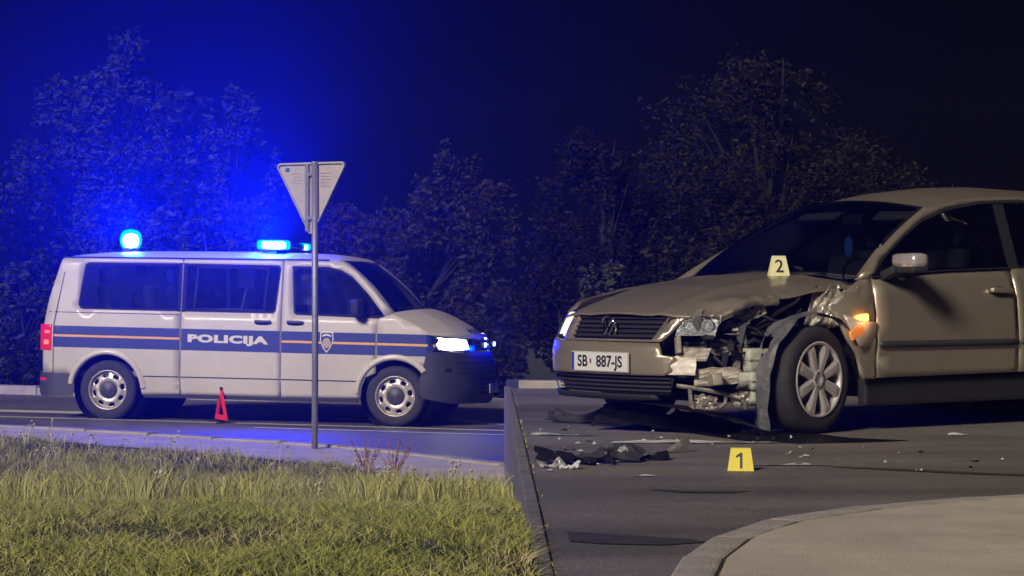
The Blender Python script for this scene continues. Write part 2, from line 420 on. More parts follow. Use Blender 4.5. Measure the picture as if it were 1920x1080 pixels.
quarter = [(-4.19, .525), (-4.20, .80), (-4.19, 1.08), (-4.13, 1.38), (-3.985, 1.845), (-3.93, TOPZ), (-2.52 - G, TOPZ), (-2.52 - G, .31), (-2.98, .30)] + RA[::-1][1:-1] + [(-3.80, .40), (-3.80, .525)]
sdoor = [(-2.52 + G, TOPZ), (-1.332 - G, TOPZ), (-1.332 - G, .305), (-2.52 + G, .31)]
fdoor = [(-1.332 + G, TOPZ), (-.74, TOPZ), (-.62, 1.845), (-.47, 1.74), (-.27, 1.54), (-.03, 1.275), (-.21, 1.215), (-.215 - G, .60), (-.34, .55), (-.385, .44), (-.40, .31), (-1.332 + G, .305)]
fend = [(-.03, 1.275), (.20, 1.17), (.43, 1.05), (.50, .99), (.42, .84), (.36, .70), (.30, .63)] + [p for p in FA[::-1] if p[1] > .56 and p[0] < .285] + [(-.215 + G, .70), (-.215 + G, 1.213)]
def vpanel(name, outl, holes=(), m=M_white, e=0., step=.09, d=-.035): return part(name, sheet(outl, vside(e), holes, step, d), m, van, True)
def vpanelL(name, outl, holes=(), m=M_white, e=0., step=.12, d=.035): return part(name, sheet(outl, vsideL(e), holes, step, d), m, van, True)
p_q = vpanel('quarter_panel', quarter, [win_r]); p_s = vpanel('sliding_door', sdoor, [win_s]); p_f = vpanel('front_door', fdoor, [win_f]); p_w = vpanel('front_wing', fend)
for nm, ol, h in (('quarter_panel', quarter, [win_r]), ('sliding_door', sdoor, [win_s]), ('front_door', fdoor, [win_f]), ('front_wing', fend, [])): vpanelL(nm, ol, h)
def sub(name, vf, m, parent, smooth=False): return link(name, mesh_data(name, *vf, smooth), m, parent)
for own, w in ((p_q, win_r), (p_s, win_s), (p_f, win_f)):
    sub('window_glass', sheet(w, vside(-.012), (), .12, 0), M_vglass, own, True)
    inn = []
    cx = sum(p[0] for p in w) / len(w); cz = sum(p[1] for p in w) / len(w)
    inn = [(cx + (p[0] - cx) * (1 - .035 / max(.3, abs(p[0] - cx) + .2)), cz + (p[1] - cz) * .90) for p in w]
    sub('window_seal', sheet(w, vside(-.006), [inn], .12, 0), M_gap, own, True)
for w in (win_r, win_s, win_f): part('window_glass', sheet(w, vsideL(-.012), (), .12, 0), M_vglass, van, True)
sub('window_seal', sheet([(-2.565, 1.818), (-2.528, 1.818), (-2.528, 1.258), (-2.565, 1.258)], vside(.003), (), .1, 0), M_gap, p_q)
sub('window_seal', sheet([(-2.512, 1.818), (-2.47, 1.818), (-2.47, 1.258), (-2.512, 1.258)], vside(.003), (), .1, 0), M_gap, p_s)
# inner window frame in the sliding door: the sliding pane
sub('sliding_pane_frame', sheet([(-2.36, 1.79), (-1.50, 1.785), (-1.54, 1.275), (-2.39, 1.28)], vside(-.016), [[(-2.335, 1.765), (-1.525, 1.76), (-1.56, 1.30), (-2.365, 1.305)]], .12, -.012), M_cab, p_s)
# recessed body lines: shadow gaps as thin dark strips set in the panels
def vline(parent, pts, w=.012, m=M_gap, e=.0015):
    a = [(p[0], p[1] + w / 2) for p in pts]; b = [(p[0], p[1] - w / 2) for p in pts][::-1]
    return sub('body_line', sheet(a + b, vside(e), (), .1, 0), m, parent)
vline(p_q, [(-2.98, .512), (-2.53, .512)]); vline(p_s, [(-2.51, .512), (-1.345, .509)]); vline(p_f, [(-1.32, .508), (-.42, .505)])
vline(p_q, [(-4.12, 1.235), (-2.535, 1.225)], .008); vline(p_q, [(-4.05, .56), (-4.05, .561)], .008)
sub('body_line', sheet([(-4.056, .53), (-4.046, .53), (-4.046, 1.08), (-3.94, 1.70), (-3.95, 1.70), (-4.056, 1.09)], vside(.0015), (), .1, 0), M_gap, p_q)
# flared lips round the arches
def lip(parent, cx, a0, a1):
    o = arc(cx, .345, .475, a0, a1, 20); i = arc(cx, .345, .412, a1, a0, 20)
    V, F = [], []
    n = len(o)
    for k in range(n):
        po = o[k]; pi = i[n - 1 - k]
        V += [(po[0], -(VS(po[0], po[1]) + .002), po[1]), ((po[0] + pi[0]) / 2, -(VS(pi[0], pi[1]) + .024), (po[1] + pi[1]) / 2), (pi[0], -(VS(pi[0], pi[1]) + .018), pi[1]), (pi[0], -(VS(pi[0], pi[1]) - .05), pi[1])]
    for k in range(n - 1):
        for q in range(3): F.append((k * 4 + q, k * 4 + q + 1, (k + 1) * 4 + q + 1, (k + 1) * 4 + q))
    sub('arch_lip', (V, F), M_white, parent, True)
lip(p_q, -3.4, 172, 4); lip(p_w, 0, 130, 40); lip(p_f, 0, 176, 131)
# livery: blue band with the orange line, broken at the panel gaps
def band(parent, x0, x1, z0l, z0r, z1l, z1r, m, e): return sub('stripe', sheet([(x0, z0l), (x1, z0r), (x1, z1r), (x0, z1l)], vside(e), (), .1, 0), m, parent, True)
def zt(x): return lerp(1.078, 1.045, (x + 4.05) / 4.55)
def zb(x): return lerp(.832, .80, (x + 4.05) / 4.55)
def zo(x): return lerp(.965, .925, (x + 4.05) / 4.55)
for own, a, b in ((p_q, -4.045, -2.53), (p_s, -2.51, -1.342), (p_f, -1.322, -.225), (p_w, -.205, .36)):
    band(own, a, b, zb(a), zb(b), zt(a), zt(b), M_blue, .003)
    if own is not p_s: band(own, a, b, zo(a) - .013, zo(b) - .013, zo(a) + .013, zo(b) + .013, M_orange, .0055)
sub('stripe', sheet([(.36, zb(.36)), (.36, zt(.36)), (.44, 1.035), (.49, .985), (.41, .83)], vside(.003), (), .06, 0), M_blue, p_w, True)
band(p_w, .36, .462, zo(.36) - .013, zo(.5) - .013, zo(.36) + .013, zo(.5) + .013, M_orange, .0055)
tv, tf = text_vf('POLICIJA', .172, .0105, 1.28, 1.1)
w_ = max(v[0] for v in tv) - min(v[0] for v in tv); k_ = .955 / w_
tcx = (max(v[0] for v in tv) + min(v[0] for v in tv)) / 2; tcz = (max(v[1] for v in tv) + min(v[1] for v in tv)) / 2; tkz = .118 / (max(v[1] for v in tv) - min(v[1] for v in tv))
sub('lettering', ([(-1.952 + (v[0] - tcx) * k_, -(VS(-1.95, .94) + .0075), .942 + (v[1] - tcz) * tkz - .012 * (v[0] - tcx)) for v in tv], tf), M_letter, p_s)
# shield on the front door
def shield(s): return [(-.075 * s, .11 * s), (-.03 * s, .125 * s), (0, .118 * s), (.03 * s, .125 * s), (.075 * s, .11 * s), (.078 * s, .02 * s), (.05 * s, -.06 * s), (0, -.125 * s), (-.05 * s, -.06 * s), (-.078 * s, .02 * s)]
for s, m, e in ((1.0, M_letter, .008), (.86, M_blue, .0095)):
    sub('badge', sheet([(-.79 + p[0], .945 + p[1]) for p in shield(s)], vside(e), (), .05, 0), m, p_f)
M_badge = mat('badge_cream', (.55, .46, .34), .5, var=.5, vscale=60)
sub('badge', sheet([(-.79 + p[0], .945 + p[1]) for p in arc(0, 0, .045, 0, 180, 8) + [(-.05, -.045), (0, -.075), (.05, -.045)]], vside(.011), (), .04, 0), M_badge, p_f)
sub('badge', sheet([(-.79 + p[0], .945 + p[1]) for p in ((-.055, .072), (-.02, .09), (.02, .09), (.055, .072), (.05, .058), (0, .072), (-.05, .058))], vside(.011), (), .04, 0), M_letter, p_f)
# door handles: dark recessed cups with a body-colour flap
for own, x in ((p_s, -1.545), (p_f, -1.165)):
    sub('handle_recess', sheet([(x + .10 * math.cos(t), 1.143 + .022 * math.sin(t)) for t in np.linspace(0, 2 * math.pi, 18, endpoint=False)], vside(.003), (), .05, 0), M_gap, own)
    sub('handle', xf(box(-.095, .095, -.012, .012, -.016, .016, .008), rotm(0, 1, 0, (x, -(VS(x, 1.15) + .022), 1.163))), M_plast, own, True)
# fuel flap like lighter patch below the door glass
# roof with shallow ribs
def roofz(x): return float(np.interp(x, [-4.02, -3.9, -3.6, -3.0, -1.6, -1.0, -.75, -.6, -.52], [1.86, 1.905, 1.94, 1.958, 1.968, 1.948, 1.92, 1.885, 1.855]))
def roof_fn(u, v):
    x = lerp(-4.0, -.55, u); t = v * 2 - 1
    xe = x if x < -.8 else x - .09 * t * t * ((x + .8) / .25)
    w = .846 * (1 - .07 * sstep(-1.0, -.55, x)); zt_ = roofz(x); ze = min(1.868, zt_)
    c = abs(t) ** 3.2
    return (xe, w * t, ze + (zt_ - ze) * (1 - c))
part('roof', grid(40, 24, roof_fn), M_white, van, True)
for s in (-1, 1): part('gutter', tube([(x, s * .848, 1.872) for x in np.linspace(-3.95, -.8, 12)], .009, 6), M_gap, van)
# bonnet, windscreen, pillars
def frontx(y, z, w):
    q = min(.9999, abs(y) / w); return VXS + (VF(z) - VXS) * (1 - q ** 2.3) ** (1 / 2.3)
def bon(u, v):
    t = v * 2 - 1; at_ = abs(t) ** 2.4; xe = lerp(-.045, .455, u); ze = lerp(1.284, 1.038, u ** 1.05)
    C = (lerp(.14, .835, u), 0, 1.325 - .325 * u ** 1.55); ye = VS(xe, ze) - .004
    x = lerp(C[0], xe, at_); z = lerp(C[2], ze, abs(t) ** 3)
    z += .010 * math.exp(-((abs(t) - .62) / .07) ** 2) * math.sin(math.pi * min(1, u * 1.05))
    return (x, ye * t, z)
bon_o = part('bonnet', grid(18, 32, bon), M_white, van, True)
bt = text_vf('POLICIJA', .11, .004, 1.2)
sub('lettering', ([(0, 0, 0)] and [(lambda P: (P[0], P[1], P[2] + .004))(bon(.86 - v[1] * 1.3, .5 + v[0] / 1.72)) for v in bt[0]], bt[1]), M_blue, bon_o)
def ws(u, v):
    t = v * 2 - 1
    b = Vector((.10 - .19 * t * t, .84 * t, 1.318 - .035 * t * t)); a = Vector((-.545 - .10 * t * t, .715 * t, 1.862 - .012 * t * t))
    p = b.lerp(a, u); bow = math.sin(math.pi * u) * .025; return (p.x + bow, p.y, p.z + bow)
wso = part('windscreen', grid(12, 20, ws), M_wglass, van, True)
for s in (0, 1):
    def pil(u, v, s=s):
        P = Vector(ws(u, .955 if s else .045)); sgn = 1 if s else -1
        xz = Vector(((-.03) + (-.72 + .03) * u, 0, 1.275 + (1.868 - 1.275) * u)); xz.x += .04 * math.sin(math.pi * u); xz.z += .035 * math.sin(math.pi * u)
        Q = Vector((xz.x, sgn * VS(xz.x, xz.z), xz.z)); r_ = P.lerp(Q, v); b_ = .012 * math.sin(math.pi * v); return (r_.x + b_, r_.y + sgn * b_, r_.z + b_)
    part('windscreen_pillar', grid(12, 4, pil), M_white, van, True)
part('scuttle', grid(4, 12, lambda u, v: (.12 - .19 * (v * 2 - 1) ** 2 + .05 * u, .80 * (v * 2 - 1), 1.318 - .035 * (v * 2 - 1) ** 2 - .006)), M_black, van)
part('wiper', tube([(.13, -.30, 1.335), (.05, -.55, 1.345), (-.02, -.72, 1.335)], .009, 6), M_black, van)
part('wiper', tube([(.14, .45, 1.335), (.12, .10, 1.35), (.10, -.12, 1.345)], .009, 6), M_black, van)
# nose: bumper, grille, lamps, on the rounded front plan
def nose(a, z, e=0.):
    """a: angle round the nose, -90 right side .. 0 centre .. 90 left side"""
    w = vw(z); c, s = math.cos(R(a)), math.sin(R(a)); n = 2 / 1.95
    return (VXS + (VF(z) - VXS) * abs(c) ** n + e * c, (w + e) * math.copysign(abs(s) ** n, s), z)
def nsheet(outl, e=0., holes=(), step=6., depth=.03):
    o2 = [(a, z * 100) for a, z in outl]; h2 = [[(a, z * 100) for a, z in h] for h in holes]
    V, F = sheet(o2, lambda a, z: nose(a, z / 100, e), h2, step, 0); return V, F
bump_out = [(-90, .33), (-90, .56), (-87.5, .70), (-85, .82), (-80, .852), (-66, .848), (-30, .842), (30, .842), (66, .848), (80, .852), (85, .82), (87.5, .70), (90, .56), (90, .33), (60, .27), (0, .25), (-60, .27)]
bump = part('front_bumper', nsheet(bump_out, .004), M_plast, van, True)
for z0 in (.60, .66, .72, .78):
    sub('louvre', nsheet([(-56, z0), (56, z0), (52, z0 + .022), (-52, z0 + .022)], .008), M_black, bump)
sub('intake', nsheet([(-26, .36), (26, .36), (30, .55), (-30, .55)], .008), M_gap, bump)
for z0 in (.40, .45, .50): sub('intake_slat', nsheet([(-28, z0), (28, z0), (28, z0 + .015), (-28, z0 + .015)], .016), M_plast, bump)
sub('fog_lamp', nsheet([(-66, .63), (-60, .63), (-60, .665), (-66, .665)], .012, step=3), M_chrome, bump)
part('front_bumper_corner', sheet([(.27, .335), (.29, .56), (.345, .70), (.40, .74), (.45, .72), (.43, .335)], vside(.002), (), .08, -.03), M_plast, van, True)
part('grille', nsheet([(-27, .862), (27, .862), (25, .985), (-25, .985)], -.02), M_gap, van)
for z0 in (.885, .925, .965): part('grille_bar', nsheet([(-27, z0), (27, z0), (27, z0 + .012), (-27, z0 + .012)], .0), M_plast, van)
part('nose_panel', nsheet([(-86, 1.03), (-60, 1.0), (60, 1.0), (86, 1.03), (86, 1.052), (60, 1.045), (-60, 1.045), (-86, 1.052)], -.002), M_white, van, True)
for s in (-1, 1):
    hl_o = [(s * 85, 1.05), (s * 72, 1.042), (s * 55, 1.022), (s * 28, .99), (s * 29, .862), (s * 56, .852), (s * 72, .866), (s * 80, .93)]
    h = part('headlight', nsheet(hl_o, -.03), M_chrome, van, True)
    sub('lit_reflector', nsheet([(s * 77, 1.03), (s * 58, 1.008), (s * 36, .982), (s * 35, .882), (s * 56, .868), (s * 69, .885)], -.015), M_head, h, True)
    sub('lens', nsheet(hl_o, .003), M_lens, h, True)
for yy, zz in ((-.27, .925), (.27, .925)):
    g_ = part('grille_strobe', xf(box(-.02, .02, -.055, .055, -.03, .03, .012), rotm(0, 0, 0, (.885, yy, zz))), M_plast, van, True)
    sub('lit_lens', xf(box(-.012, .014, -.047, .047, -.024, .024, .01), rotm(0, 0, 0, (.90, yy, zz))), M_bluelamp, g_, True)
em = part('front_emblem', xf(lathe_y([(.058, 0), (.066, .01), (.074, 0)], 24), rotm(0, 0, 90, (.885, 0, .925))), M_chrome, van, True)
# number plate on the bumper
pl = part('number_plate', box(.958, .966, -.26, .26, .37, .48, .004), M_plate, van)
# wheels
def wheel_van(x, y, sgn):
    w = thing_part('wheel', van, (x, y, .343))
    prof = [(.215, -.09), (.235, -.105), (.29, -.108), (.325, -.095), (.341, -.07), (.343, 0), (.341, .07), (.325, .095), (.29, .108), (.235, .105), (.215, .09)]
    t = sub('tyre', lathe_y(prof, 56), M_tyre, w, True)
    for k in range(3):
        r0 = .3432
    ry = sgn
    sub('rim', lathe_y([(.232, sgn * .098), (.225, sgn * .108), (.215, sgn * .09), (.205, sgn * .05), (.205, -sgn * .08)], 48), M_steel, w, True)
    circ = [(.207 * math.cos(t), .207 * math.sin(t)) for t in np.linspace(0, 2 * math.pi, 48, endpoint=False)]
    holes = []
    for k in range(8):
        a = 2 * math.pi * (k + .3) / 8; ca, sa = math.cos(a), math.sin(a)
        loc = [(.150, -.018), (.165, -.034), (.192, -.030), (.192, .030), (.165, .034), (.150, .018)]
        holes.append([(r_ * ca - t_ * sa, r_ * sa + t_ * ca) for r_, t_ in loc])
    def disc(u, v):
        rr = math.hypot(u, v); return (u, sgn * (.055 + .028 * math.exp(-((rr - .135) / .04) ** 2)), v)
    sub('wheel_disc', sheet(circ, disc, holes, .03, .01, (0, -sgn, 0)), M_steel, w, True)
    sub('brake_drum', lathe_y([(.0, sgn * .02), (.2, sgn * .02), (.2, -sgn * .06)], 24), M_gap, w)
    sub('hub_cap', lathe_y([(0, sgn * .097), (.03, sgn * .098), (.036, sgn * .094), (.085, sgn * .092), (.10, sgn * .082), (.102, sgn * .06)], 32), M_plast, w, True)
    return w
def thing_part(name, parent, loc, rot=(0, 0, 0)):
    o = bpy.data.objects.new(name, None); col.objects.link(o); o.parent = parent; o.location = loc; o.rotation_euler = rot; o.empty_display_size = .05
    return o
for x in (0, -3.4):
    for s in (-1, 1):
        wheel_van(x, s * .805, s)
        n_ = 'wheel_housing'
        part(n_, join(xf(lathe_y([(.40, -s * .28), (.405, s * .10)], 40), rotm(0, 0, 0, (x, s * .80, .345))), xf(lathe_y([(.02, -s * .28), (.41, -s * .28)], 40), rotm(0, 0, 0, (x, s * .80, .345)))), M_gap, van)
# underbody, floor, rear end
part('underbody', join(box(-4.05, -3.83, -.80, .80, .30, .50), box(-2.97, -.43, -.90, .90, .30, .46), box(-3.83, -2.97, -.50, .50, .30, .62), box(-.43, .43, -.50, .50, .28, .62), box(.43, .66, -.55, .55, .30, .8)), M_gap, van)
part('exhaust', tube([(-4.1, .45, .27), (-3.0, .45, .27), (-1.2, .3, .25)], .035), M_plast, van)
part('sill_trim', box(-2.96, -.42, -.925, -.90, .265, .305, .008), M_black, van)
def tg(u, v):
    z = lerp(.52, 1.86, u); x = float(np.interp(z, [.5, 1.08, 1.38, 1.845, 1.87], [-4.23, -4.24, -4.17, -4.02, -3.97])); t = v * 2 - 1
    return (x + .05 * t * t, VS(-4.2 if z < 1.5 else -4.0, z) * .985 * t, z)
part('tailgate', grid(16, 14, tg), M_white, van, True)
rbp = [(-4.262, .30), (-4.262, .50), (-4.20, .53), (-3.81, .53), (-3.79, .40), (-3.80, .27), (-4.2, .255)]
def rbf(x, z):
    w = .945 - (.14 * ((-4.0 - x) / .262) ** 2.6 if x < -4.0 else 0); return (x, -w, z)
rb = part('rear_bumper', sheet(rbp, rbf, (), .05, 0), M_plast, van, True)
part('rear_bumper_face', box(-4.266, -4.20, -.79, .79, .258, .525, .02), M_plast, van, True)
sub('reflector', box(-4.272, -4.262, -.78, -.62, .44, .47), M_tail, rb)
sub('reflector', sheet([(-4.25, .44), (-4.14, .44), (-4.14, .47), (-4.25, .47)], lambda x, z: (rbf(x, z)[0], rbf(x, z)[1] - .006, z), (), .05, 0), M_tail, rb)
for s in (-1, 1):
    fn = (lambda e: (lambda x, z: (x, s * (VS(x, z) + e), z)))
    tl = part('tail_light', sheet([(-4.235, .79), (-4.24, 1.09), (-4.075, 1.09), (-4.075, .79)], fn(.006), (), .05, s * .03), M_tail, van, True)
    sub('lit_bulb', sheet([(-4.18, .86), (-4.11, .86), (-4.11, .91), (-4.18, .91)], fn(.011), (), .03, 0), M_tailhot, tl)
    sub('lit_bulb', sheet([(-4.17, .99), (-4.10, .99), (-4.10, 1.02), (-4.17, 1.02)], fn(.011), (), .03, 0), M_tailhot, tl)
# door mirrors
for s in (-1, 1):
    mr = part('door_mirror', xf(box(-.06, .06, -.09, .09, -.10, .10, .045), rotm(0, 0, s * 10, (-.42, s * 1.05, 1.34))), M_black, van, True)
    sub('mirror_arm', box(-.46, -.34, min(s * .90, s * 1.0), max(s * .90, s * 1.0), 1.23, 1.28, .01), M_black, mr)
    sub('mirror_glass', xf(box(-.004, .004, -.07, .07, -.08, .08, .003), rotm(0, 0, s * 10, (-.494, s * 1.045, 1.34))), M_chrome, mr)
# cabin: floor, bulkhead shelf with laptop, seats, steering wheel
part('cabin_floor', box(-4.0, -.1, -.84, .84, .50, .56), M_cab, van)
part('headlining', grid(10, 6, lambda u, v: (lerp(-3.9, -.7, u), lerp(-.74, .74, v), 1.86)), M_cab, van)
tb = part('work_table', box(-2.42, -1.50, -.70, -.10, 1.245, 1.275, .01), M_cab, van)
M_lap = mat('laptop_shell', (.30, .33, .38), .4)
lp = part('laptop', join(box(-2.22, -1.92, -.62, -.28, 1.276, 1.30, .006)), M_lap, van)
M_scr = mat('screen_dim', (.02, .03, .06), .2, emit=(.25, .4, .9), estr=.25)
sub('screen', xf(box(-.012, .012, -.18, .18, 0, .26, .005), rotm(0, 14, 0, (-1.90, -.45, 1.29))), M_lap, lp)
sub('paper', xf(box(-.1, .1, -.002, .002, -.12, .12), rotm(0, 0, 0, (-1.98, -.18, 1.66))), M_plate, lp)
M_cabfill = mat('cabin_fill_lamp', (.6, .7, .9), .4, emit=(.35, .5, 1.), estr=1.6)  # dim cabin light made blue and doubled, added to imitate beacon glare
part('cabin_fill_lamp', box(-2.1, -1.8, -.12, .12, 1.835, 1.852, .004), M_cabfill, van); part('cabin_fill_lamp', box(-3.25, -2.95, -.12, .12, 1.835, 1.852, .004), M_cabfill, van)
for x, y in ((-.95, -.45), (-.95, .45), (-2.9, -.45), (-2.9, .4), (-3.5, -.3)):
    st = part('seat', box(x - .02, x + .48, y - .24, y + .24, .85, .98, .05), M_seat, van, True)
    sub('backrest', xf(box(-.07, .07, -.24, .24, 0, .62, .05), rotm(0, -12, 0, (x, y, .95))), M_seat, st, True)
    sub('headrest', xf(box(-.045, .045, -.13, .13, 0, .17, .035), rotm(0, -8, 0, (x - .15, y, 1.58))), M_seat, st, True)
part('seat_belt', tube([(-1.22, -.80, 1.70), (-1.12, -.72, 1.45), (-.95, -.55, 1.05)], .014, 5), M_lap, van)
jk = part('hanging_jacket', grid(8, 8, lambda u, v: (-1.12 + .14 * (v - .5) * (1 + u) + .03 * math.sin(9 * v), -.70 + .05 * math.sin(7 * u + 5 * v), 1.78 - .42 * u)), M_lap, van, True)
swv = part('steering_wheel', xf(lathe_y([(.185, 0), (.195, .012), (.205, 0), (.195, -.012), (.185, 0)], 32), rotm(28, 0, 90, (-.38, .45, 1.16))), M_black, van, True)
part('dashboard', box(-.32, .02, -.80, .80, .95, 1.22, .06), M_black, van, True)
part('rear_view_mirror', box(-.50, -.47, -.12, .12, 1.70, 1.77, .012), M_black, van)
# roof equipment
b1 = part('roof_beacon', xf(lathe_z([(.0, 0), (.10, 0), (.10, .035), (.085, .05)], 28), rotm(0, 0, 0, (-3.46, 0, 1.945))), M_plast, van, True)
sub('lit_dome', xf(lathe_z([(.098, .0), (.125, .05), (.132, .11), (.116, .175), (.075, .215), (0.001, .23)], 28), rotm(0, 0, 0, (-3.46, 0, 1.99))), M_beacon, b1, True)
sub('bulb', xf(lathe_z([(.001, .0), (.07, .015), (.092, .06), (.092, .11), (.07, .155), (0.001, .172)], 24), rotm(0, 0, 0, (-3.46, 0, 1.995))), M_core, b1, True)
lb = part('light_bar', box(-1.70, -1.42, -.60, .60, 1.972, 1.995, .01), M_plast, van, True)
sub('bar_foot', box(-1.63, -1.5, -.58, -.5, 1.93, 1.973), M_plast, lb); sub('bar_foot', box(-1.63, -1.5, .5, .58, 1.93, 1.973), M_plast, lb)
sub('lit_module', box(-1.73, -1.39, -.64, -.33, 1.985, 2.10, .045), M_beacon, lb, True); sub('bulb', box(-1.68, -1.44, -.60, -.37, 2.0, 2.08, .035), M_core, lb, True)
sub('blue_module', box(-1.70, -1.42, -.335, .40, 1.996, 2.07, .03), M_bluedark, lb, True)
sub('lit_module', box(-1.53, -1.41, .41, .63, 1.996, 2.08, .03), M_beacon, lb, True); sub('bulb', box(-1.50, -1.44, .45, .59, 2.005, 2.06, .02), M_core, lb, True)
part('antenna', tube([(-2.52, 0, 1.955), (-2.53, 0, 2.02), (-2.56, 0, 2.19)], [.012, .005, .003], 6), M_black, van)
# the lamps' own light: blue beacons, headlamps
def lamp(name, kind, parent, loc, power, colr, size=.08, rot=(0, 0, 0), cone=None, blend=1.):
    d = bpy.data.lights.new(name, kind); d.energy = power; d.color = colr; d.shadow_soft_size = size
    if kind == 'SPOT': d.spot_size = R(cone); d.spot_blend = blend
    o = bpy.data.objects.new(name, d); col.objects.link(o); o.parent = parent; o.location = loc; o.rotation_euler = rot
    return o
BLUE = (.0, .008, 1.0)
def aim(v): return Vector(v).normalized().to_track_quat('-Z', 'Y').to_euler()
lamp('beacon_light', 'SPOT', van, (-3.46, 0, 2.14), 24000, BLUE, .09, aim((-.62, -.40, .70)), 179, 1.)
lamp('beacon_light', 'SPOT', van, (-1.56, -.48, 2.14), 16500, BLUE, .09, aim((-.45, -.36, .75)), 179, 1.)
lamp('beacon_light', 'POINT', van, (-3.46, 0, 2.24), 1500, BLUE, .09)
lamp('beacon_light', 'POINT', van, (-1.56, -.74, 2.06), 800, BLUE, .06)
lamp('cabin_fill_light', 'POINT', van, (-1.95, 0, 1.78), 10, (.12, .2, 1.), .08)  # both cabin fills are added, tinting the windows like beacon glare
lamp('cabin_fill_light', 'POINT', van, (-3.1, 0, 1.78), 10, (.03, .06, 1.), .08)
lamp('strobe_light', 'SPOT', van, (.98, 0, .98), 900, BLUE, .05, aim((.35, .25, .9)), 110, 1.)
lamp('strobe_light', 'POINT', van, (1.02, -.27, .95), 7, BLUE, .04)
lamp('strobe_light', 'POINT', van, (1.02, .27, .95), 7, BLUE, .04)
lamp('headlight_light', 'SPOT', van, (.93, -.62, .93), 60, (1, .97, .92), .06, aim((1, -.05, -.08)), 60, .8)

# ================================================================== damaged saloon car
from mathutils import noise
M_car = mat('car_paint', (.53, .46, .36), .34, metal=.68, var=.1, vscale=3, coat=.4, col2=(.46, .40, .315))
M_crum = mat('bare_bent_metal', (.44, .40, .34), .42, metal=.45, var=.55, vscale=16, bump=.25, bscale=40)
M_cglass = glass_mat('car_glass', (.42, .44, .48), mixf=.02)
M_liner = mat('wheel_liner', (.13, .13, .14), .5, var=.45, vscale=14, bump=.4, bscale=30)
M_tank = mat('washer_tank', (.52, .53, .44), .45, var=.25, vscale=14)
M_alloy = mat('alloy_wheel', (.84, .80, .80), .3, metal=.5, var=.2, vscale=16)
M_amber = mat('indicator_lit', (.8, .25, .03), .3, emit=(1., .36, .06), estr=6)
M_hl2 = mat('side_headlamp_lit', (.9, .9, .85), .2, emit=(1., .80, .46), estr=1.9)
M_yel = mat('marker_yellow', (.78, .66, .05), .55, var=.1, vscale=20)
M_pale = mat('marker_pale_yellow', (.80, .76, .42), .55, var=.1, vscale=20)

car = thing('damaged_car', 'beige saloon car with its front corner torn open and wheel exposed', 'car', (1.263, 14.553, ZR), (0, 0, R(-143)))
CXS = .30
def CF(z): return float(np.interp(z, [.18, .23, .34, .42, .50, .56, .63, .69, .76], [.86, .89, .925, .93, .92, .885, .835, .785, .72]))
def cw(z): return float(np.interp(z, [.18, .35, .55, .8, .93, 1.4, 1.46], [.83, .855, .865, .845, .80, .57, .5]))
def CS(x, z):
    w = cw(z)
    if x > CXS and z < .95:
        q = min(.9999, (x - CXS) / (CF(z) - CXS)); w *= (1 - q ** 2.5) ** (1 / 2.5)
    if x < -2.7: w *= 1 - .16 * min(1, (-2.7 - x) / 1.1) ** 2
    return w
def cs(s, e=0.): return lambda x, z: (x, s * (CS(x, z) + e), z)
def cpart(name, outl, s, m=M_car, holes=(), e=0., step=.09, d=.03, parent=None): return part(name, sheet(outl, cs(s, e), holes, step, d * s), m, parent or car, True)
belt = [(-.46, .91), (-1.07, .948), (-1.70, .968), (-2.6, .99), (-3.2, 1.0)]
outer = [(-.35, .90), (-.55, 1.02), (-.79, 1.15), (-1.0, 1.27), (-1.16, 1.335), (-1.44, 1.395), (-1.77, 1.43), (-2.07, 1.44), (-2.5, 1.43), (-2.9, 1.36), (-3.4, 1.12), (-3.6, 1.01)]
innr = [(-.48, .915), (-.63, 1.03), (-.86, 1.16), (-1.07, 1.26), (-1.33, 1.34), (-1.65, 1.385), (-2.02, 1.405), (-2.5, 1.385), (-2.85, 1.31), (-3.12, 1.13), (-3.2, 1.005)]
fd = [(-.472, .315), (-.472, .905), (-1.07, .944), (-1.705, .964), (-1.705, .325)]
rd = [(-1.717, .325), (-1.717, .964), (-2.6, .986), (-2.62, .75), (-2.36, .56), (-2.33, .33)]
rq = [(-2.345, .33), (-2.372, .56)] + arc(-2.72, .30, .37, 140, 0, 12)[2:] + [(-3.3, .30), (-3.72, .36), (-3.78, .6), (-3.74, .9), (-3.62, 1.0), (-3.2, 1.0), (-2.612, .986), (-2.632, .745)]
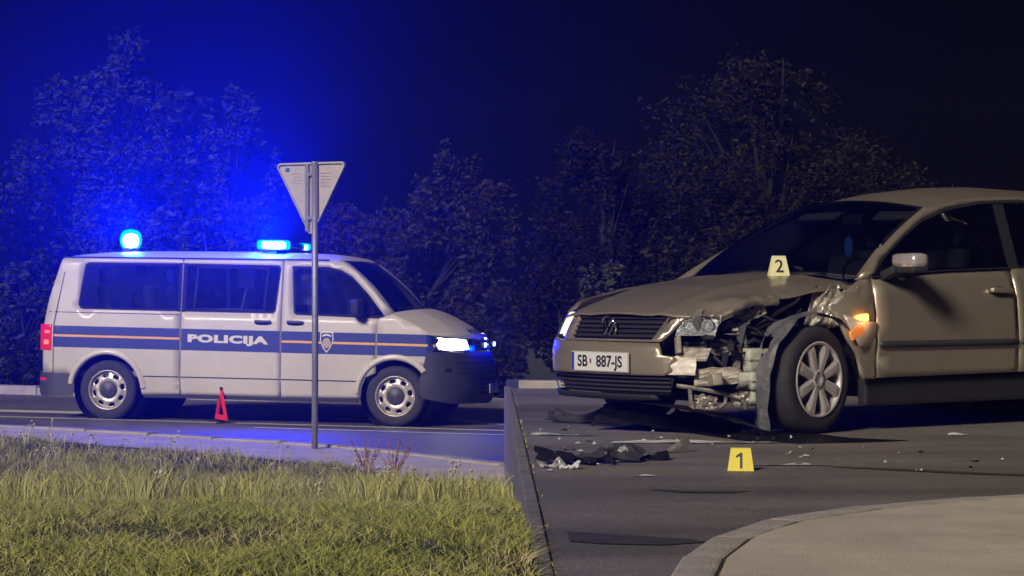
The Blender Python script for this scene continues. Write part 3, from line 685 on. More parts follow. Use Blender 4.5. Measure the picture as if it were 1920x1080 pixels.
for s in (1, -1):
    p_fd = cpart('front_door', fd, s); p_rd = cpart('rear_door', rd, s); cpart('rear_quarter', rq, s)
    pf = cpart('pillar_and_roof_rail', outer + innr[::-1], s, e=.004)
    sub('roof_rail_trim', sheet([(p[0], p[1] + .006) for p in innr] + [(p[0] + (.012 if i < 4 else 0), p[1] - .012) for i, p in enumerate(innr)][::-1], cs(s, .008), (), .1, 0), M_black, pf)
    part('side_glass', sheet([(-.50, .918)] + innr[1:7] + [(-2.02, .978), (-1.07, .95)], cs(s, -.01), (), .12, 0), M_cglass, car, True)
    part('side_glass', sheet([(-2.03, 1.40), (-2.5, 1.38), (-2.85, 1.305), (-3.12, 1.12), (-3.18, 1.01), (-2.03, .98)], cs(s, -.01), (), .12, 0), M_cglass, car, True)
    part('door_post', sheet([(-1.78, 1.395), (-1.88, 1.40), (-1.80, .972), (-1.70, .968)], cs(s, .0), (), .12, 0), M_black, car)
    sub('belt_trim', sheet([(p[0], p[1] + .012) for p in belt[:3]] + [(p[0], p[1] - .004) for p in belt[:3]][::-1], cs(s, .006), (), .1, -.012 * s), M_black, p_fd)
    sub('moulding', sheet(rrect(-1.695, -.482, .492, .532, .012), cs(s, .016), (), .1, .016 * s), M_plast, p_fd, True)
    sub('moulding', sheet(rrect(-2.30, -1.727, .496, .536, .012), cs(s, .016), (), .1, .016 * s), M_plast, p_rd, True)
    sub('handle_recess', sheet([(-1.56 + .085 * math.cos(t), .822 + .034 * math.sin(t)) for t in np.linspace(0, 2 * math.pi, 18, endpoint=False)], cs(s, .002), (), .05, 0), mat('recess_paint', (.16, .14, .115), .4, metal=.5), p_fd)
    sub('handle', xf(box(-.095, .095, -.016, .016, -.016, .016, .009), rotm(0, -2, 0, (-1.56, s * (CS(-1.56, .83) + .022), .83))), M_car, p_fd, True)
    sub('lock', xf(lathe_y([(0, s * .004), (.012, s * .004), (.014, 0)], 14), rotm(0, 0, 0, (-1.475, s * CS(-1.5, .82), .805))), M_chrome, p_fd)
    part('sill', box(-2.32, -.42, min(s * .74, s * .815), max(s * .74, s * .815), .15, .31, .02), M_black, car)
    if s < 0: continue
    mi = part('door_mirror', xf(box(-.06, .06, -.125, .125, -.045, .045, .035), rotm(0, 0, -s * 14, (-.60, s * .995, 1.005))), mat('mirror_shell', (.62, .57, .58), .2, metal=.5, coat=.6), car, True)
    sub('mirror_base', join(xf(box(-.055, .055, -.12, .12, -.018, .018, .012), rotm(0, 0, -s * 14, (-.60, s * .995, .952))), xf(box(-.04, .04, -.06, .06, -.03, .02, .01), rotm(s * 20, 0, 0, (-.58, s * .86, .94)))), M_black, mi, True)
    sub('mirror_glass', xf(box(-.003, .003, -.105, .105, -.035, .035), rotm(0, 0, -s * 14, (-.664, s * .985, 1.005))), M_chrome, mi)
M_wing = M_car
wingR = [(-.458, .905), (-.35, .90), (.1, .84), (.45, .76), (.60, .70), (.55, .55), (.43, .50)] + arc(0, .30, .375, 30, 180, 12) + [(-.458, .31)]
cpart('front_wing', wingR, -1)
wingL = [(-.458, .905), (-.36, .895), (-.30, .865), (-.21, .81), (-.13, .735), (-.17, .69), (-.23, .545), (-.315, .43), (-.35, .31), (-.458, .31)]
def wl(x, z):
    y = CS(x, z) - .10 * max(0, (x + .30) / .2) ** 1.5 + .012 * noise.noise(Vector((x * 14, z * 14, 3)))
    return (x, y, z)
pw = part('front_wing', sheet(wingL, wl, (), .035, .02), M_car, car, True, 'torn rear half of the front wing')
lampb = sub('side_repeater', xf(box(-.045, .045, -.012, .012, -.022, .022, .01), rotm(0, 8, 0, (-.335, .868, .668))), M_amber, pw, True)
sub('bent_flap', (lambda vf: vf)(sheet([(-.455, .64), (-.30, .655), (-.20, .69), (-.245, .56), (-.29, .50), (-.455, .50)], lambda x, z: (x, CS(x, z) + .010 + .025 * math.sin(12 * x + 9 * z), z), (), .03, .008)), mat('wing_glow_pale', (.66, .56, .46), .4, metal=.2, var=.2, vscale=12), pw, True)  # wing metal in a paler tone, imitating the repeater's glow on it
sub('amber_glow_piece', xf(box(-.055, .055, -.012, .012, -.03, .03, .012), rotm(0, 25, 0, (-.265, .888, .585))), mat('amber_glow', (.62, .17, .04), .25, coat=.5, emit=(1, .3, .05), estr=.35), pw, True)  # added glowing piece, imitates the repeater's orange light on the wing
lamp('repeater_light', 'POINT', car, (-.33, .93, .66), .25, (1, .45, .1), .02)
# bonnet, buckled at its torn edge
def cbon(u, v, e=0.):
    t = v * 2 - 1; xr = -.34 - .13 * t * t; xf_ = CXS + (CF(.72) - CXS + .05) * (1 - min(.98, abs(t) * .80) ** 2.5) ** .4
    x = lerp(xr, xf_, u); y = lerp(.755, .66, u ** 1.3) * t
    zc = float(np.interp(x, [-.48, -.09, .35, .57, .72, .80], [.955, .925, .86, .80, .745, .705]))
    z = zc - .075 * t * t - .02 * t ** 6 + .010 * math.exp(-((abs(t) - .55) / .08) ** 2)
    d = sstep(.62, 1.0, t) * sstep(.22, .55, u)
    z += d * (.022 * noise.noise(Vector((x * 5, y * 5, 1))) + .006 * noise.noise(Vector((x * 15, y * 15, 4)))) + .035 * sstep(.55, 1.0, t) * math.exp(-((u - .82) / .12) ** 2)
    y -= d * .05 * abs(noise.noise(Vector((x * 9, 2, 7))))
    return (x, y, z + e)
bo = part('bonnet', grid(44, 44, cbon), M_car, car, True, 'beige bonnet buckled along one edge')
sub('bonnet_lip', tube([cbon(1, v, -.006) for v in np.linspace(.03, .97, 24)], .009, 6), M_car, bo, True)
sub('folded_corner', grid(20, 8, lambda u, v: (lambda P: (P[0] - .02 * v, P[1] + .05 * math.sin(v * 2.6) + .012 * noise.noise(Vector((u * 7, v * 3, 5))), P[2] + .004 - .055 * (1 - math.cos(v * 2.2)) * .6 + .012 * noise.noise(Vector((u * 6, v * 4, 9)))))(cbon(lerp(.62, 1.0, u), 1))), M_car, bo, True)
sub('bonnet_edge', tube([cbon(u, 1, -.004) for u in np.linspace(.02, .62, 16)], .006, 6), M_car, bo, True)
# windscreen, roof, rear glass, boot
HB = [(-.36, .765, .915), (-1.135, .595, 1.338)]
def cws(u, v):
    t = v * 2 - 1
    b = Vector((-.30 - .12 * t * t, .765 * t, .952 - .035 * t * t)); a = Vector((-1.06 - .075 * t * t, .595 * t, 1.398 - .055 * t * t))
    p = b.lerp(a, u); k = math.sin(math.pi * u) * .02; return (p.x + k, p.y, p.z + k)
part('windscreen', grid(14, 20, cws), M_cglass, car, True)
for s in (0, 1):
    part('windscreen_pillar', grid(10, 3, lambda u, v: tuple(Vector(cws(u, .985 if s else .015)).lerp(Vector((lambda x_, z_: (x_, (1 if s else -1) * (CS(x_, z_) + .004), z_))(*[float(np.interp(u, [0, .28, .58, .85, 1], [q[k] for q in outer[:5]])) for k in (0, 1)])), v))), M_car, car, True)
part('scuttle', grid(3, 14, lambda u, v: (-.29 - .12 * (v * 2 - 1) ** 2 + .10 * u - .05, .76 * (v * 2 - 1), .938 - .035 * (v * 2 - 1) ** 2)), M_black, car)
part('wiper', tube([(-.34, .35, .965), (-.42, .0, .985), (-.44, -.30, .98)], .008, 6), M_black, car)
def crz(x): return float(np.interp(x, [p[0] for p in outer[::-1]], [p[1] for p in outer[::-1]]))
def croof(u, v):
    t = v * 2 - 1; x = lerp(-1.06 - .075 * t * t, -2.95, u); ze = crz(min(x, -1.135)); w = CS(x, ze) + .002
    return (x, w * t, ze + .066 * (1 - t * t) * (1 if u > 0 else 1))
part('roof', grid(30, 22, croof), M_car, car, True)
part('rear_window', grid(8, 12, lambda u, v: tuple(Vector(croof(1, v)).lerp(Vector((-3.55, .60 * (v * 2 - 1), 1.02)), u))), M_cglass, car, True)
part('boot_lid', grid(10, 12, lambda u, v: (lerp(-3.5, -3.80, min(1, u * 1.6)), .70 * (v * 2 - 1), 1.02 - max(0, u - .5) * 1.2)), M_car, car, True)
part('rear_bumper', box(-3.86, -3.70, -.74, .74, .26, .58, .05), M_car, car, True)
for s in (-1, 1): part('rear_lamp', box(-3.80, -3.74, min(s * .48, s * .73), max(s * .48, s * .73), .66, .86, .02), mat('rear_lamp_red', (.25, .01, .01), .2, coat=.5), car)
# nose
def cnose(a, z, e=0.):
    w = cw(z); c, s = math.cos(R(a)), math.sin(R(a)); n = 2 / 2.5
    return (CXS + (CF(z) - CXS) * abs(c) ** n + e * c, (w + e) * math.copysign(abs(s) ** n, s), z)
def csheet(outl, e=0., holes=(), step=4.): return sheet([(a, z * 100) for a, z in outl], lambda a, z: cnose(a, z / 100, e), [[(a, z * 100) for a, z in h] for h in holes], step, 0)
def thick(vf, d):
    V, F = vf; n = len(V); cnt = {}
    for f in F:
        for i in range(len(f)):
            k = (f[i], f[(i + 1) % len(f)]); cnt[k] = 1
    V2 = list(V) + [(v[0] - d, v[1] * (1 - d * .3), v[2]) for v in V]; F2 = list(F)
    for (a, b) in cnt:
        if (b, a) not in cnt: F2.append((b, a, a + n, b + n))
    return V2, F2
cutb = [(29, .345), (33, .375), (31.5, .41), (35, .44), (33, .455), (27, .462), (26, .50), (24, .53)]
part('front_bumper', thick(csheet([(-90, .35), (-60, .345), (0, .345)] + cutb + [(-30, .535), (-60, .555), (-90, .57)], .004), .02), M_car, car, True, 'front bumper torn off at one end')
# (torn bumper end: see bumper_stub below)
gr_h = [(-24.5, .692), (23.5, .692), (20.5, .548), (-20.5, .548)]
part('grille_surround', thick(csheet([(-31, .715), (30, .715), (33, .69), (25, .537), (-27, .537)], .0, [gr_h]), .03), M_car, car, True)
part('grille', csheet(gr_h, -.035), M_gap, car)
for k in range(5):
    z0 = .562 + k * .026; part('grille_bar', csheet([(-24, z0), (23.5, z0), (23.5, z0 + .009), (-24, z0 + .009)], -.012), mat('grille_black', (.03, .03, .032), .35), car)
ge = part('grille_emblem', xf(lathe_y([(.052, 0), (.058, .008), (.064, 0)], 28), rotm(14, 0, 90, (.868, 0, .622))), M_chrome, car, True)
for a_, b_ in (((-.035, .045), (0, -.0)), ((.035, .045), (0, 0)), ((-.05, .02), (-.022, -.045)), ((.05, .02), (.022, -.045)), ((-.022, -.045), (0, .0)), ((.022, -.045), (0, 0))):
    sub('emblem_stroke', tube([(.868 + .01 - .25 * a_[1], a_[0], .622 + a_[1]), (.868 + .01 - .25 * b_[1], b_[0], .622 + b_[1])], .006, 6), M_chrome, ge)
pl = part('number_plate', box(.934, .942, -.262, .262, .357, .475, .004), mat('plate_frame', (.45, .42, .40), .4), car)
sub('plate_face', box(.9425, .9445, -.255, .255, .363, .469), M_plate, pl)
sub('plate_band', box(.945, .9455, -.255, -.235, .363, .469), mat('plate_blue', (.02, .05, .40), .4), pl)
tx = text_vf('SB', .092, .002, 1.0); sub('lettering', ([(.9465, v[0] - .155, .416 + v[1]) for v in tx[0]], tx[1]), M_ink, pl)
tx = text_vf('887-JS', .092, .002, 1.02); sub('lettering', ([(.9465, v[0] + .090, .416 + v[1]) for v in tx[0]], tx[1]), M_ink, pl)
sub('crest', sheet([(-.009, .016), (.009, .016), (.009, -.004), (0, -.014), (-.009, -.004)], lambda y, z: (.9465, y - .082, .416 + z), (), .02, 0), mat('crest_red', (.28, .10, .10), .5), pl)
hR = [(-62, .60), (-58, .69), (-46, .715), (-31, .712), (-30, .56), (-40, .548), (-56, .56)]
h = part('headlight', csheet(hR, -.03), M_chrome, car, True)
sub('lit_reflector', csheet([(-60, .605), (-56, .68), (-44, .70), (-33, .70), (-32, .575), (-42, .565), (-55, .575)], -.012), M_hl2, h, True)
sub('lens', csheet(hR, .004), M_lens, h, True)
lo = part('lower_intake', csheet([(-48, .345), (34, .345), (30, .235), (-44, .235)], -.04), M_gap, car)
for k in range(4):
    z0 = .252 + k * .024; part('intake_slat', csheet([(-46, z0), (31, z0), (31, z0 + .009), (-46, z0 + .009)], -.02), M_plast, car)
part('fog_grille_frame', csheet([(-48, .35), (-38, .35), (-38, .23), (-44, .23)], .0), M_plast, car)
part('front_spoiler', thick(csheet([(-70, .232), (22, .232), (24, .205), (10, .195), (-66, .20)], .012), .03), M_black, car, True)
# torn-open corner: engine bay, broken lamp, tank, liner, bent metal
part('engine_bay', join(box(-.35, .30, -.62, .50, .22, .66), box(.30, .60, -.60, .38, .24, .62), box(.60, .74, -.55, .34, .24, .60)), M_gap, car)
part('engine_cover', box(-.1, .5, -.35, .2, .66, .70, .02), M_plast, car)
bl = part('broken_headlight', grid(12, 8, lambda u, v: (lambda P: (P[0] + .02 * noise.noise(Vector((u * 9, v * 7, 3))), P[1], P[2] + .012 * noise.noise(Vector((u * 7, v * 9, 1)))))(cnose(lerp(31, 53, u), lerp(.575, .69, v), -.02 - .03 * math.sin(math.pi * u) * math.sin(math.pi * v)))), M_chrome, car, True)
M_lamp_in = mat('lamp_silver', (.75, .75, .74), .3, metal=.45, var=.5, vscale=28, bump=.9, bscale=45)
bl.data.materials.clear(); bl.data.materials.append(M_lamp_in)
for yy, zz, rr in ((.46, .635, .045), (.56, .632, .050), (.65, .635, .040)):
    sub('bulb_bowl', xf(lathe_y([(.002, -.035), (rr * .6, -.022), (rr, .008), (rr * .92, .012)], 20), rotm(0, 0, -90 + 30, (.765 - (yy - .45) * .42, yy, zz))), M_chrome, bl, True)
sub('lens_shard', csheet([(30, .575), (40, .572), (50, .58), (54, .62), (47, .655), (44, .69), (36, .692), (31, .66)], .012), M_lens, bl, True)
part('lamp_carrier', join(xf(box(-.02, .02, -.20, .20, -.012, .012, .004), rotm(2, 0, -32, (.66, .60, .562))), xf(box(-.018, .018, -.16, .16, -.02, .02, .004), rotm(-6, 0, -40, (.52, .66, .525)))), M_black, car)
part('bumper_beam', xf(box(-.03, .03, -.12, .12, -.035, .035, .010), rotm(4, 6, -30, (.68, .70, .325))), mat('beam_primer', (.50, .44, .36), .5, metal=.3, var=.5, vscale=12), car, True)
def crumple(name, P0, U, Vv, amp, f, seed, m, nu=14, nv=12, cut=.0, label=None, parent=None):
    P0, U, Vv = Vector(P0), Vector(U), Vector(Vv); N = U.cross(Vv).normalized()
    def fn(u, v):
        q = Vector((u * f, v * f, seed)); n1 = noise.noise(q); n2 = noise.noise(q * 2.3 + Vector((5, 1, 0)))
        e = 1 + .22 * noise.noise(Vector((u * 4, seed, 2)))
        return tuple(P0 + U * (u + .05 * noise.noise(q + Vector((0, 0, 4)))) + Vv * v * e + N * (amp * n1 + amp * .5 * n2))
    V, F = grid(nu, nv, fn)
    if cut > 0:
        F = [q for k, q in enumerate(F) if noise.noise(Vector(((k // nv) * .35, (k % nv) * .35, seed + 7))) < .5 - cut]
    return part(name, (V, F), m, parent or car, False, label)
M_stub = mat('torn_bumper_pale', (.80, .73, .64), .4, var=.25, vscale=12)
crumple('bumper_stub', (.865, .47, .352), (-.085, .185, .0), (-.012, .0, .100), .010, 2.2, 41, M_stub, 14, 8, 0, 'pale torn bumper end')
M_bl2 = mat('broken_black', (.03, .03, .032), .35, var=.4, vscale=20)
M_tpb = mat('torn_plastic_beige', (.46, .40, .33), .5, var=.5, vscale=18)
crumple('bumper_bracket', (.80, .50, .43), (-.10, .16, .0), (-.02, .02, .075), .012, 2, 2, M_tpb, 8, 6)
part('bumper_bracket', xf(box(-.012, .012, -.03, .03, -.05, .05, .006), rotm(12, 0, -25, (.79, .52, .52))), M_tpb, car)
crumple('beam_cover', (.74, .60, .285), (-.16, .20, .02), (.01, .02, .10), .022, 2.2, 5, M_tpb, 10, 8)
for pts in ([(.80, .52, .29), (.72, .60, .275), (.62, .70, .25), (.56, .80, .22)], [(.745, .57, .28), (.74, .575, .20), (.73, .585, .155)], [(.60, .72, .25), (.60, .71, .19), (.64, .70, .165)], [(.56, .79, .225), (.53, .80, .19), (.52, .79, .165)]):
    part('bent_bracket', join(tube(pts, .013, 6)), M_crum, car)
crumple('bent_bracket', (.72, .58, .16), (-.10, .08, -.01), (.0, .0, .08), .02, 3, 8, M_crum, 8, 8, .1)
crumple('bent_bracket', (.58, .74, .17), (-.08, .06, .01), (.01, .0, .08), .02, 3, 9, M_crum, 8, 8, .1)
tk = part('washer_tank', join(box(.27, .46, .60, .76, .36, .50, .03), box(.29, .45, .61, .77, .26, .37, .025), box(.31, .43, .62, .75, .17, .27, .03)), M_tank, car, True)
sub('filler_neck', tube([(.40, .68, .48), (.42, .66, .56), (.46, .62, .62)], .026, 10), M_tank, tk, True)
sub('moulded_rib', join(box(.268, .462, .598, .765, .43, .445, .004), box(.288, .452, .607, .775, .31, .322, .004)), M_tank, tk)
def liner(u, v):
    P = [(-.30, .56), (-.16, .665), (.02, .705), (.20, .66), (.335, .53), (.395, .36), (.385, .18), (.35, .012)]
    t = u * (len(P) - 1); i = min(len(P) - 2, int(t)); f = t - i; x = lerp(P[i][0], P[i + 1][0], f); z = lerp(P[i][1], P[i + 1][1], f)
    w = float(np.interp(u, [0, .25, .45, .7, .88, 1], [.04, .09, .17, .16, .12, .06])) * (1 + .30 * noise.noise(Vector((u * 11, 3, 1))) * (1 - v)); y = float(np.interp(u, [0, .4, .7, 1], [.865, .87, .87, .80])) - w * (1 - v)
    k = .016 * noise.noise(Vector((u * 12, v * 4, 2)))
    bul = .03 * math.sin(math.pi * v)
    return (x + k + bul * u, y + .02 * noise.noise(Vector((u * 9, v * 2, 8))), z + k * .6)
lv, lf = grid(60, 10, liner); lf = [q for k, q in enumerate(lf) if not (30 < k // 10 < 38 and 2 < k % 10 < 6 and abs(k // 10 - 34) + 2 * abs(k % 10 - 4) < 5)]
part('wheel_arch_liner', (lv, lf), M_liner, car, True, 'grey wheel arch liner hanging down to the road')
crumple('crumpled_wing_metal', (-.02, .69, .60), (-.15, .06, .0), (-.10, .0, .25), .030, 2.6, 11, M_crum, 16, 20, .0)
crumple('crumpled_wing_metal', (-.10, .72, .60), (-.12, .08, .02), (-.06, -.02, .22), .035, 3.2, 15, mat('bent_paint', (.50, .455, .385), .35, metal=.4, coat=.2), 14, 14, .0)
crumple('bent_brace', (.30, .62, .60), (-.30, .05, .16), (0, .03, .035), .012, 3, 21, M_crum, 20, 4)
crumple('bent_brace', (.52, .62, .56), (-.55, .12, .03), (.0, .03, .035), .012, 3, 23, M_black, 24, 4)
crumple('torn_fitting', (.46, .62, .62), (-.09, .05, .02), (.0, .0, .10), .03, 3, 31, mat('torn_grey', (.30, .27, .25), .5, var=.5, vscale=20), 8, 8, .0)
crumple('torn_fitting', (.36, .64, .65), (-.10, .05, .05), (.02, .0, .06), .025, 3, 33, M_tpb, 8, 8, .0)
crumple('torn_fitting', (.62, .60, .46), (-.12, .08, .0), (.0, .0, .07), .02, 3, 36, mat('torn_grey', (.30, .27, .25)), 8, 8, .0)
for pts, r_ in (([(.58, .58, .60), (.45, .66, .64), (.30, .64, .60), (.15, .66, .66)], .012), ([(.50, .62, .48), (.36, .70, .55), (.2, .66, .50)], .014), ([(.66, .60, .50), (.60, .70, .40), (.52, .72, .30), (.56, .66, .18)], .010), ([(.30, .66, .70), (.12, .70, .62), (-.02, .68, .72)], .009), ([(.62, .66, .56), (.50, .74, .50), (.47, .70, .38)], .008)):
    part('hose', tube(pts, r_, 7), M_black, car, True)
rw = random.Random(9)
for k in range(16):
    p0 = Vector((rw.uniform(.20, .66), rw.uniform(.55, .68), rw.uniform(.42, .66))); p2 = p0 + Vector((rw.uniform(-.2, .2), rw.uniform(.02, .12), rw.uniform(-.16, .06))); p1 = (p0 + p2) / 2 + Vector((rw.uniform(-.05, .05), rw.uniform(0, .06), rw.uniform(-.09, .03)))
    part('cable', tube([tuple(p0), tuple(p0.lerp(p1, .6)), tuple(p1), tuple(p2)], rw.uniform(.003, .006), 5), rw.choice([M_black, M_black, M_plast, mat('cable_red', (.25, .03, .02), .5), mat('torn_grey', (.30, .27, .25))]), car, True)
for k in range(22):
    c = (rw.uniform(.12, .74), rw.uniform(.58, .74), rw.uniform(.20, .68)); sz = rw.uniform(.025, .075)
    V = [(-sz, 0, -sz * .3), (sz, .01, -sz * .15), (sz * .4, .0, sz * .45), (-sz * .5, -.008, sz * .5)]; V += [(v[0], v[1] - .004, v[2]) for v in V]
    part('plastic_shard', xf((V, [(0, 1, 2, 3), (7, 6, 5, 4), (0, 4, 5, 1), (1, 5, 6, 2), (2, 6, 7, 3), (3, 7, 4, 0)]), rotm(rw.uniform(-50, 50), rw.uniform(-90, 90), rw.uniform(-60, 20), c)), rw.choice([M_black, M_plast, M_bl2, M_crum, M_tpb]), car)
rdp = part('radiator', box(.60, .64, .28, .60, .27, .55), M_bl2, car)
for k in range(12): sub('fin', box(.641, .646, .29, .59, .285 + k * .022, .290 + k * .022), M_crum, rdp)
part('suspension_strut', tube([(.0, .60, .30), (-.03, .58, .62), (-.05, .56, .80)], [.05, .05, .03], 12), M_plast, car, True)
part('splash_guard', grid(14, 8, lambda u, v: (lerp(.86, .36, u), lerp(.20, .62, v) + .25 * u, .185 - .17 * u * (0.4 + .6 * v) + .012 * noise.noise(Vector((u * 8, v * 8, 3))))), M_black, car, True)
# wheels
def wheel_car(x, y, s, steer=0.):
    w = thing_part('wheel', car, (x, y, .315), (0, 0, R(steer)))
    prof = [(.205, -.085), (.222, -.098), (.265, -.103), (.298, -.092), (.312, -.07), (.315, 0), (.312, .07), (.298, .092), (.265, .103), (.222, .098), (.205, .085)]
    sub('tyre', lathe_y(prof, 56), M_tyre, w, True)
    sub('rim', lathe_y([(.222, s * .097), (.215, s * .106), (.205, s * .095), (.195, s * .05), (.192, -s * .08)], 48), M_alloy, w, True)
    sub('brake_disc', lathe_y([(.0, -s * .0), (.14, -s * .0), (.14, -s * .02)], 28), mat('brake_iron', (.12, .11, .11), .45, metal=.7), w)
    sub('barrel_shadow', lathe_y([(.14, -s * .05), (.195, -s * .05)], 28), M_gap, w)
    for k in range(8):
        a = 2 * math.pi * (k + .5) / 8
        V = []
        for r_, hw, yy in ((.045, .030, .088), (.12, .031, .093), (.175, .036, .095), (.205, .044, .090)):
            V += [(r_, s * yy, -hw), (r_, s * (yy + .010), -hw * .45), (r_, s * (yy + .010), hw * .45), (r_, s * yy, hw), (r_, s * (yy - .03), hw * .8), (r_, s * (yy - .03), -hw * .8)]
        F = []
        for i in range(3):
            for q in range(6): F.append((i * 6 + q, i * 6 + (q + 1) % 6, (i + 1) * 6 + (q + 1) % 6, (i + 1) * 6 + q))
        sub('spoke', xf((V, F), Matrix.Rotation(a, 4, 'Y')), M_alloy, w)
    sub('hub', lathe_y([(0, s * .090), (.02, s * .092), (.026, s * .098), (.056, s * .100), (.062, s * .06)], 28), M_alloy, w, True)
    for k in range(5):
        a = 2 * math.pi * k / 5; sub('wheel_bolt', xf(lathe_y([(0, s * .099), (.006, s * .099), (.007, s * .085)], 8), Matrix.Translation((.042 * math.cos(a), s * .004, .042 * math.sin(a)))), M_plast, w)
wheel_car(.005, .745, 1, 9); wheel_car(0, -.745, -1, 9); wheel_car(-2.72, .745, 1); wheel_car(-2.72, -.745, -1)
part('underbody', join(box(-3.6, -.45, -.74, .74, .20, .34), box(-.45, .42, -.48, .46, .18, .30), box(-3.6, -3.0, -.7, .7, .3, .6)), M_gap, car)
part('inner_wheel_wall', box(-.42, .30, .40, .47, .22, .80), M_gap, car); part('inner_wheel_wall', box(-2.72 - .4, -2.72 + .4, .42, .47, .2, .7), M_gap, car)
part('cabin_floor', box(-3.3, -.3, -.72, .72, .33, .38), M_gap, car)
part('bulkhead', box(-.42, -.36, -.72, .72, .3, .88), M_gap, car)
part('dashboard', box(-.78, -.40, -.72, .72, .62, .90, .06), M_black, car, True)
sw = part('steering_wheel', xf(lathe_y([(.17, 0), (.182, .012), (.194, 0), (.182, -.012), (.17, 0)], 32), rotm(25, 0, 90, (-.88, .36, .86))), M_black, car, True)
for x, y in ((-1.35, .36), (-1.35, -.36), (-2.25, .36), (-2.25, -.36)):
    st = part('seat', box(x - .1, x + .42, y - .24, y + .24, .42, .58, .05), M_seat, car, True)
    sub('backrest', xf(box(-.06, .06, -.23, .23, 0, .56, .05), rotm(0, -16, 0, (x - .05, y, .55))), M_seat, st, True)
    sub('headrest', xf(box(-.045, .045, -.13, .13, 0, .16, .03), rotm(0, -8, 0, (x - .22, y, 1.11))), mat('headrest_grey', (.22, .22, .22), .9), st, True)
rvm = part('rear_view_mirror', xf(box(-.012, .012, -.075, .075, -.032, .032, .012), rotm(0, 10, 8, (-.98, .14, 1.275))), mat('mirror_blue_tint', (.35, .5, .65), .12, metal=.9), car, True)
sub('freshener', sheet([(.035 * math.cos(t), .065 * math.sin(t)) for t in np.linspace(0, 2 * math.pi, 20, endpoint=False)], lambda y, z: (-.95, .135 + y, 1.105 + z), (), .03, .006, (-1, 0, 0)), mat('freshener_glow', (.05, .16, .70), .4, emit=(.1, .3, 1.), estr=.12), rvm)  # no lamp: a faint blue glow is put into its material
sub('cord', tube([(-.96, .14, 1.25), (-.95, .135, 1.165)], .002, 5), M_black, rvm)
part('sun_visor', xf(box(-.01, .01, -.17, .17, -.07, .07, .01), rotm(0, -55, 0, (-1.16, .36, 1.31))), MATS['headrest_grey'], car)
part('sun_visor', xf(box(-.01, .01, -.17, .17, -.07, .07, .01), rotm(0, -60, 0, (-1.16, -.30, 1.32))), MATS['headrest_grey'], car)

# ================================================================== yield sign seen from behind
M_galv = mat('galvanised_steel', (.34, .34, .36), .5, metal=.5, var=.3, vscale=25)
M_signb = mat('sign_back_grey', (.50, .46, .40), .55, var=.2, vscale=9)
sx, sy = -1.85, 22.5
sg = thing('yield_sign', 'grey back of a triangular yield sign on a steel pole', 'road sign', (sx, sy, zl(sx) + .03), (0, 0, 0))
part('pole', tube([(0, 0, -.2), (.004, 0, 1.2), (.0, 0, 2.70)], .030, 16), M_galv, sg, True)
part('pole_cap', move(lathe_z([(.032, 0), (.032, .012), (.02, .02), (.001, .022)], 16), (0, 0, 2.695)), M_galv, sg, True)
sp = thing_part('sign_plate', sg, (-.03, .05, 0), (0, 0, R(-30)))
def tri(s, r, n=5):
    h = s * .866; c = [(-s / 2 + r * 1.73, h - r), (s / 2 - r * 1.73, h - r), (0, 2 * r)]
    return arc(c[1][0], c[1][1], r, 90, -30, n) + arc(c[2][0], c[2][1], r, -30, -150, n) + arc(c[0][0], c[0][1], r, -150, -270, n)
T = tri(.815, .035)
sub('panel', sheet(T, lambda x, z: (x, .0, 2.0 + z), (), .12, .004, (0, 1, 0)), M_signb, sp)
Ti = tri(.775, .025); Ti = [(p[0], p[1] + .018) for p in Ti]
def ring(e0, e1):
    V, F = [], []; n = len(T)
    for a, b in zip(T, Ti): V += [(a[0], .004, 2.0 + a[1]), (a[0], e1, 2.0 + a[1]), (b[0], e1, 2.0 + b[1]), (b[0], e0, 2.0 + b[1])]
    for i in range(n):
        j = (i + 1) % n
        for q in range(3): F.append((i * 4 + q, i * 4 + q + 1, j * 4 + q + 1, j * 4 + q))
    return V, F
sub('folded_rim', ring(-.004, -.022), M_signb, sp)
sub('mounting_channel', join(box(-.058, -.020, -.030, -.002, 2.06, 2.69), box(-.03, .03, -.036, -.004, 2.17, 2.20), box(-.03, .03, -.036, -.004, 2.58, 2.61)), M_galv, sp)
sub('sticker', box(-.30, -.255, -.006, -.004, 2.625, 2.66), mat('sticker_blue', (.06, .16, .30), .5, var=.4, vscale=60), sp)
for k in range(9):
    a_, b_ = ((-.22 + .02 * (k % 2), -.12) if k < 4 else (.10, .22 - .02 * (k % 2))); z_ = 2.60 - .03 * (k if k < 4 else k - 4)
    sub('inspection_print', box(a_, b_, -.0055, -.0045, z_, z_ + .006), mat('faded_print', (.36, .27, .22), .6), sp)

# ================================================================== warning triangle
tx_, ty_ = -3.32, 27.4
M_red = mat('red_reflector', (.95, .045, .02), .3, coat=.3, var=.15, vscale=60)
wt = thing('warning_triangle', 'red reflective warning triangle standing turned aside on the road', 'warning triangle', (tx_, ty_, zl(tx_) + .004), (0, 0, R(-66)))
t0 = [(-.22, .03), (.22, .03), (0, .385)]; t1 = [(-.125, .088), (.125, .088), (0, .285)]
part('reflector_frame', sheet(t0, lambda x, z: (x, -.012, z), [t1], .06, .024, (0, 1, 0)), M_red, wt)
part('reflector_frame', sheet(t0, lambda x, z: (x, .0125, z), [t1], .06, 0), M_red, wt)
part('foot', join(box(-.20, -.17, -.11, .11, 0, .012), box(-.195, -.175, -.01, .01, 0, .06)), M_black, wt); part('foot', join(box(.17, .20, -.11, .11, 0, .012), box(.175, .195, -.01, .01, 0, .06)), M_black, wt)
part('top_joint', box(-.014, .014, -.016, .016, .365, .40, .004), M_black, wt)

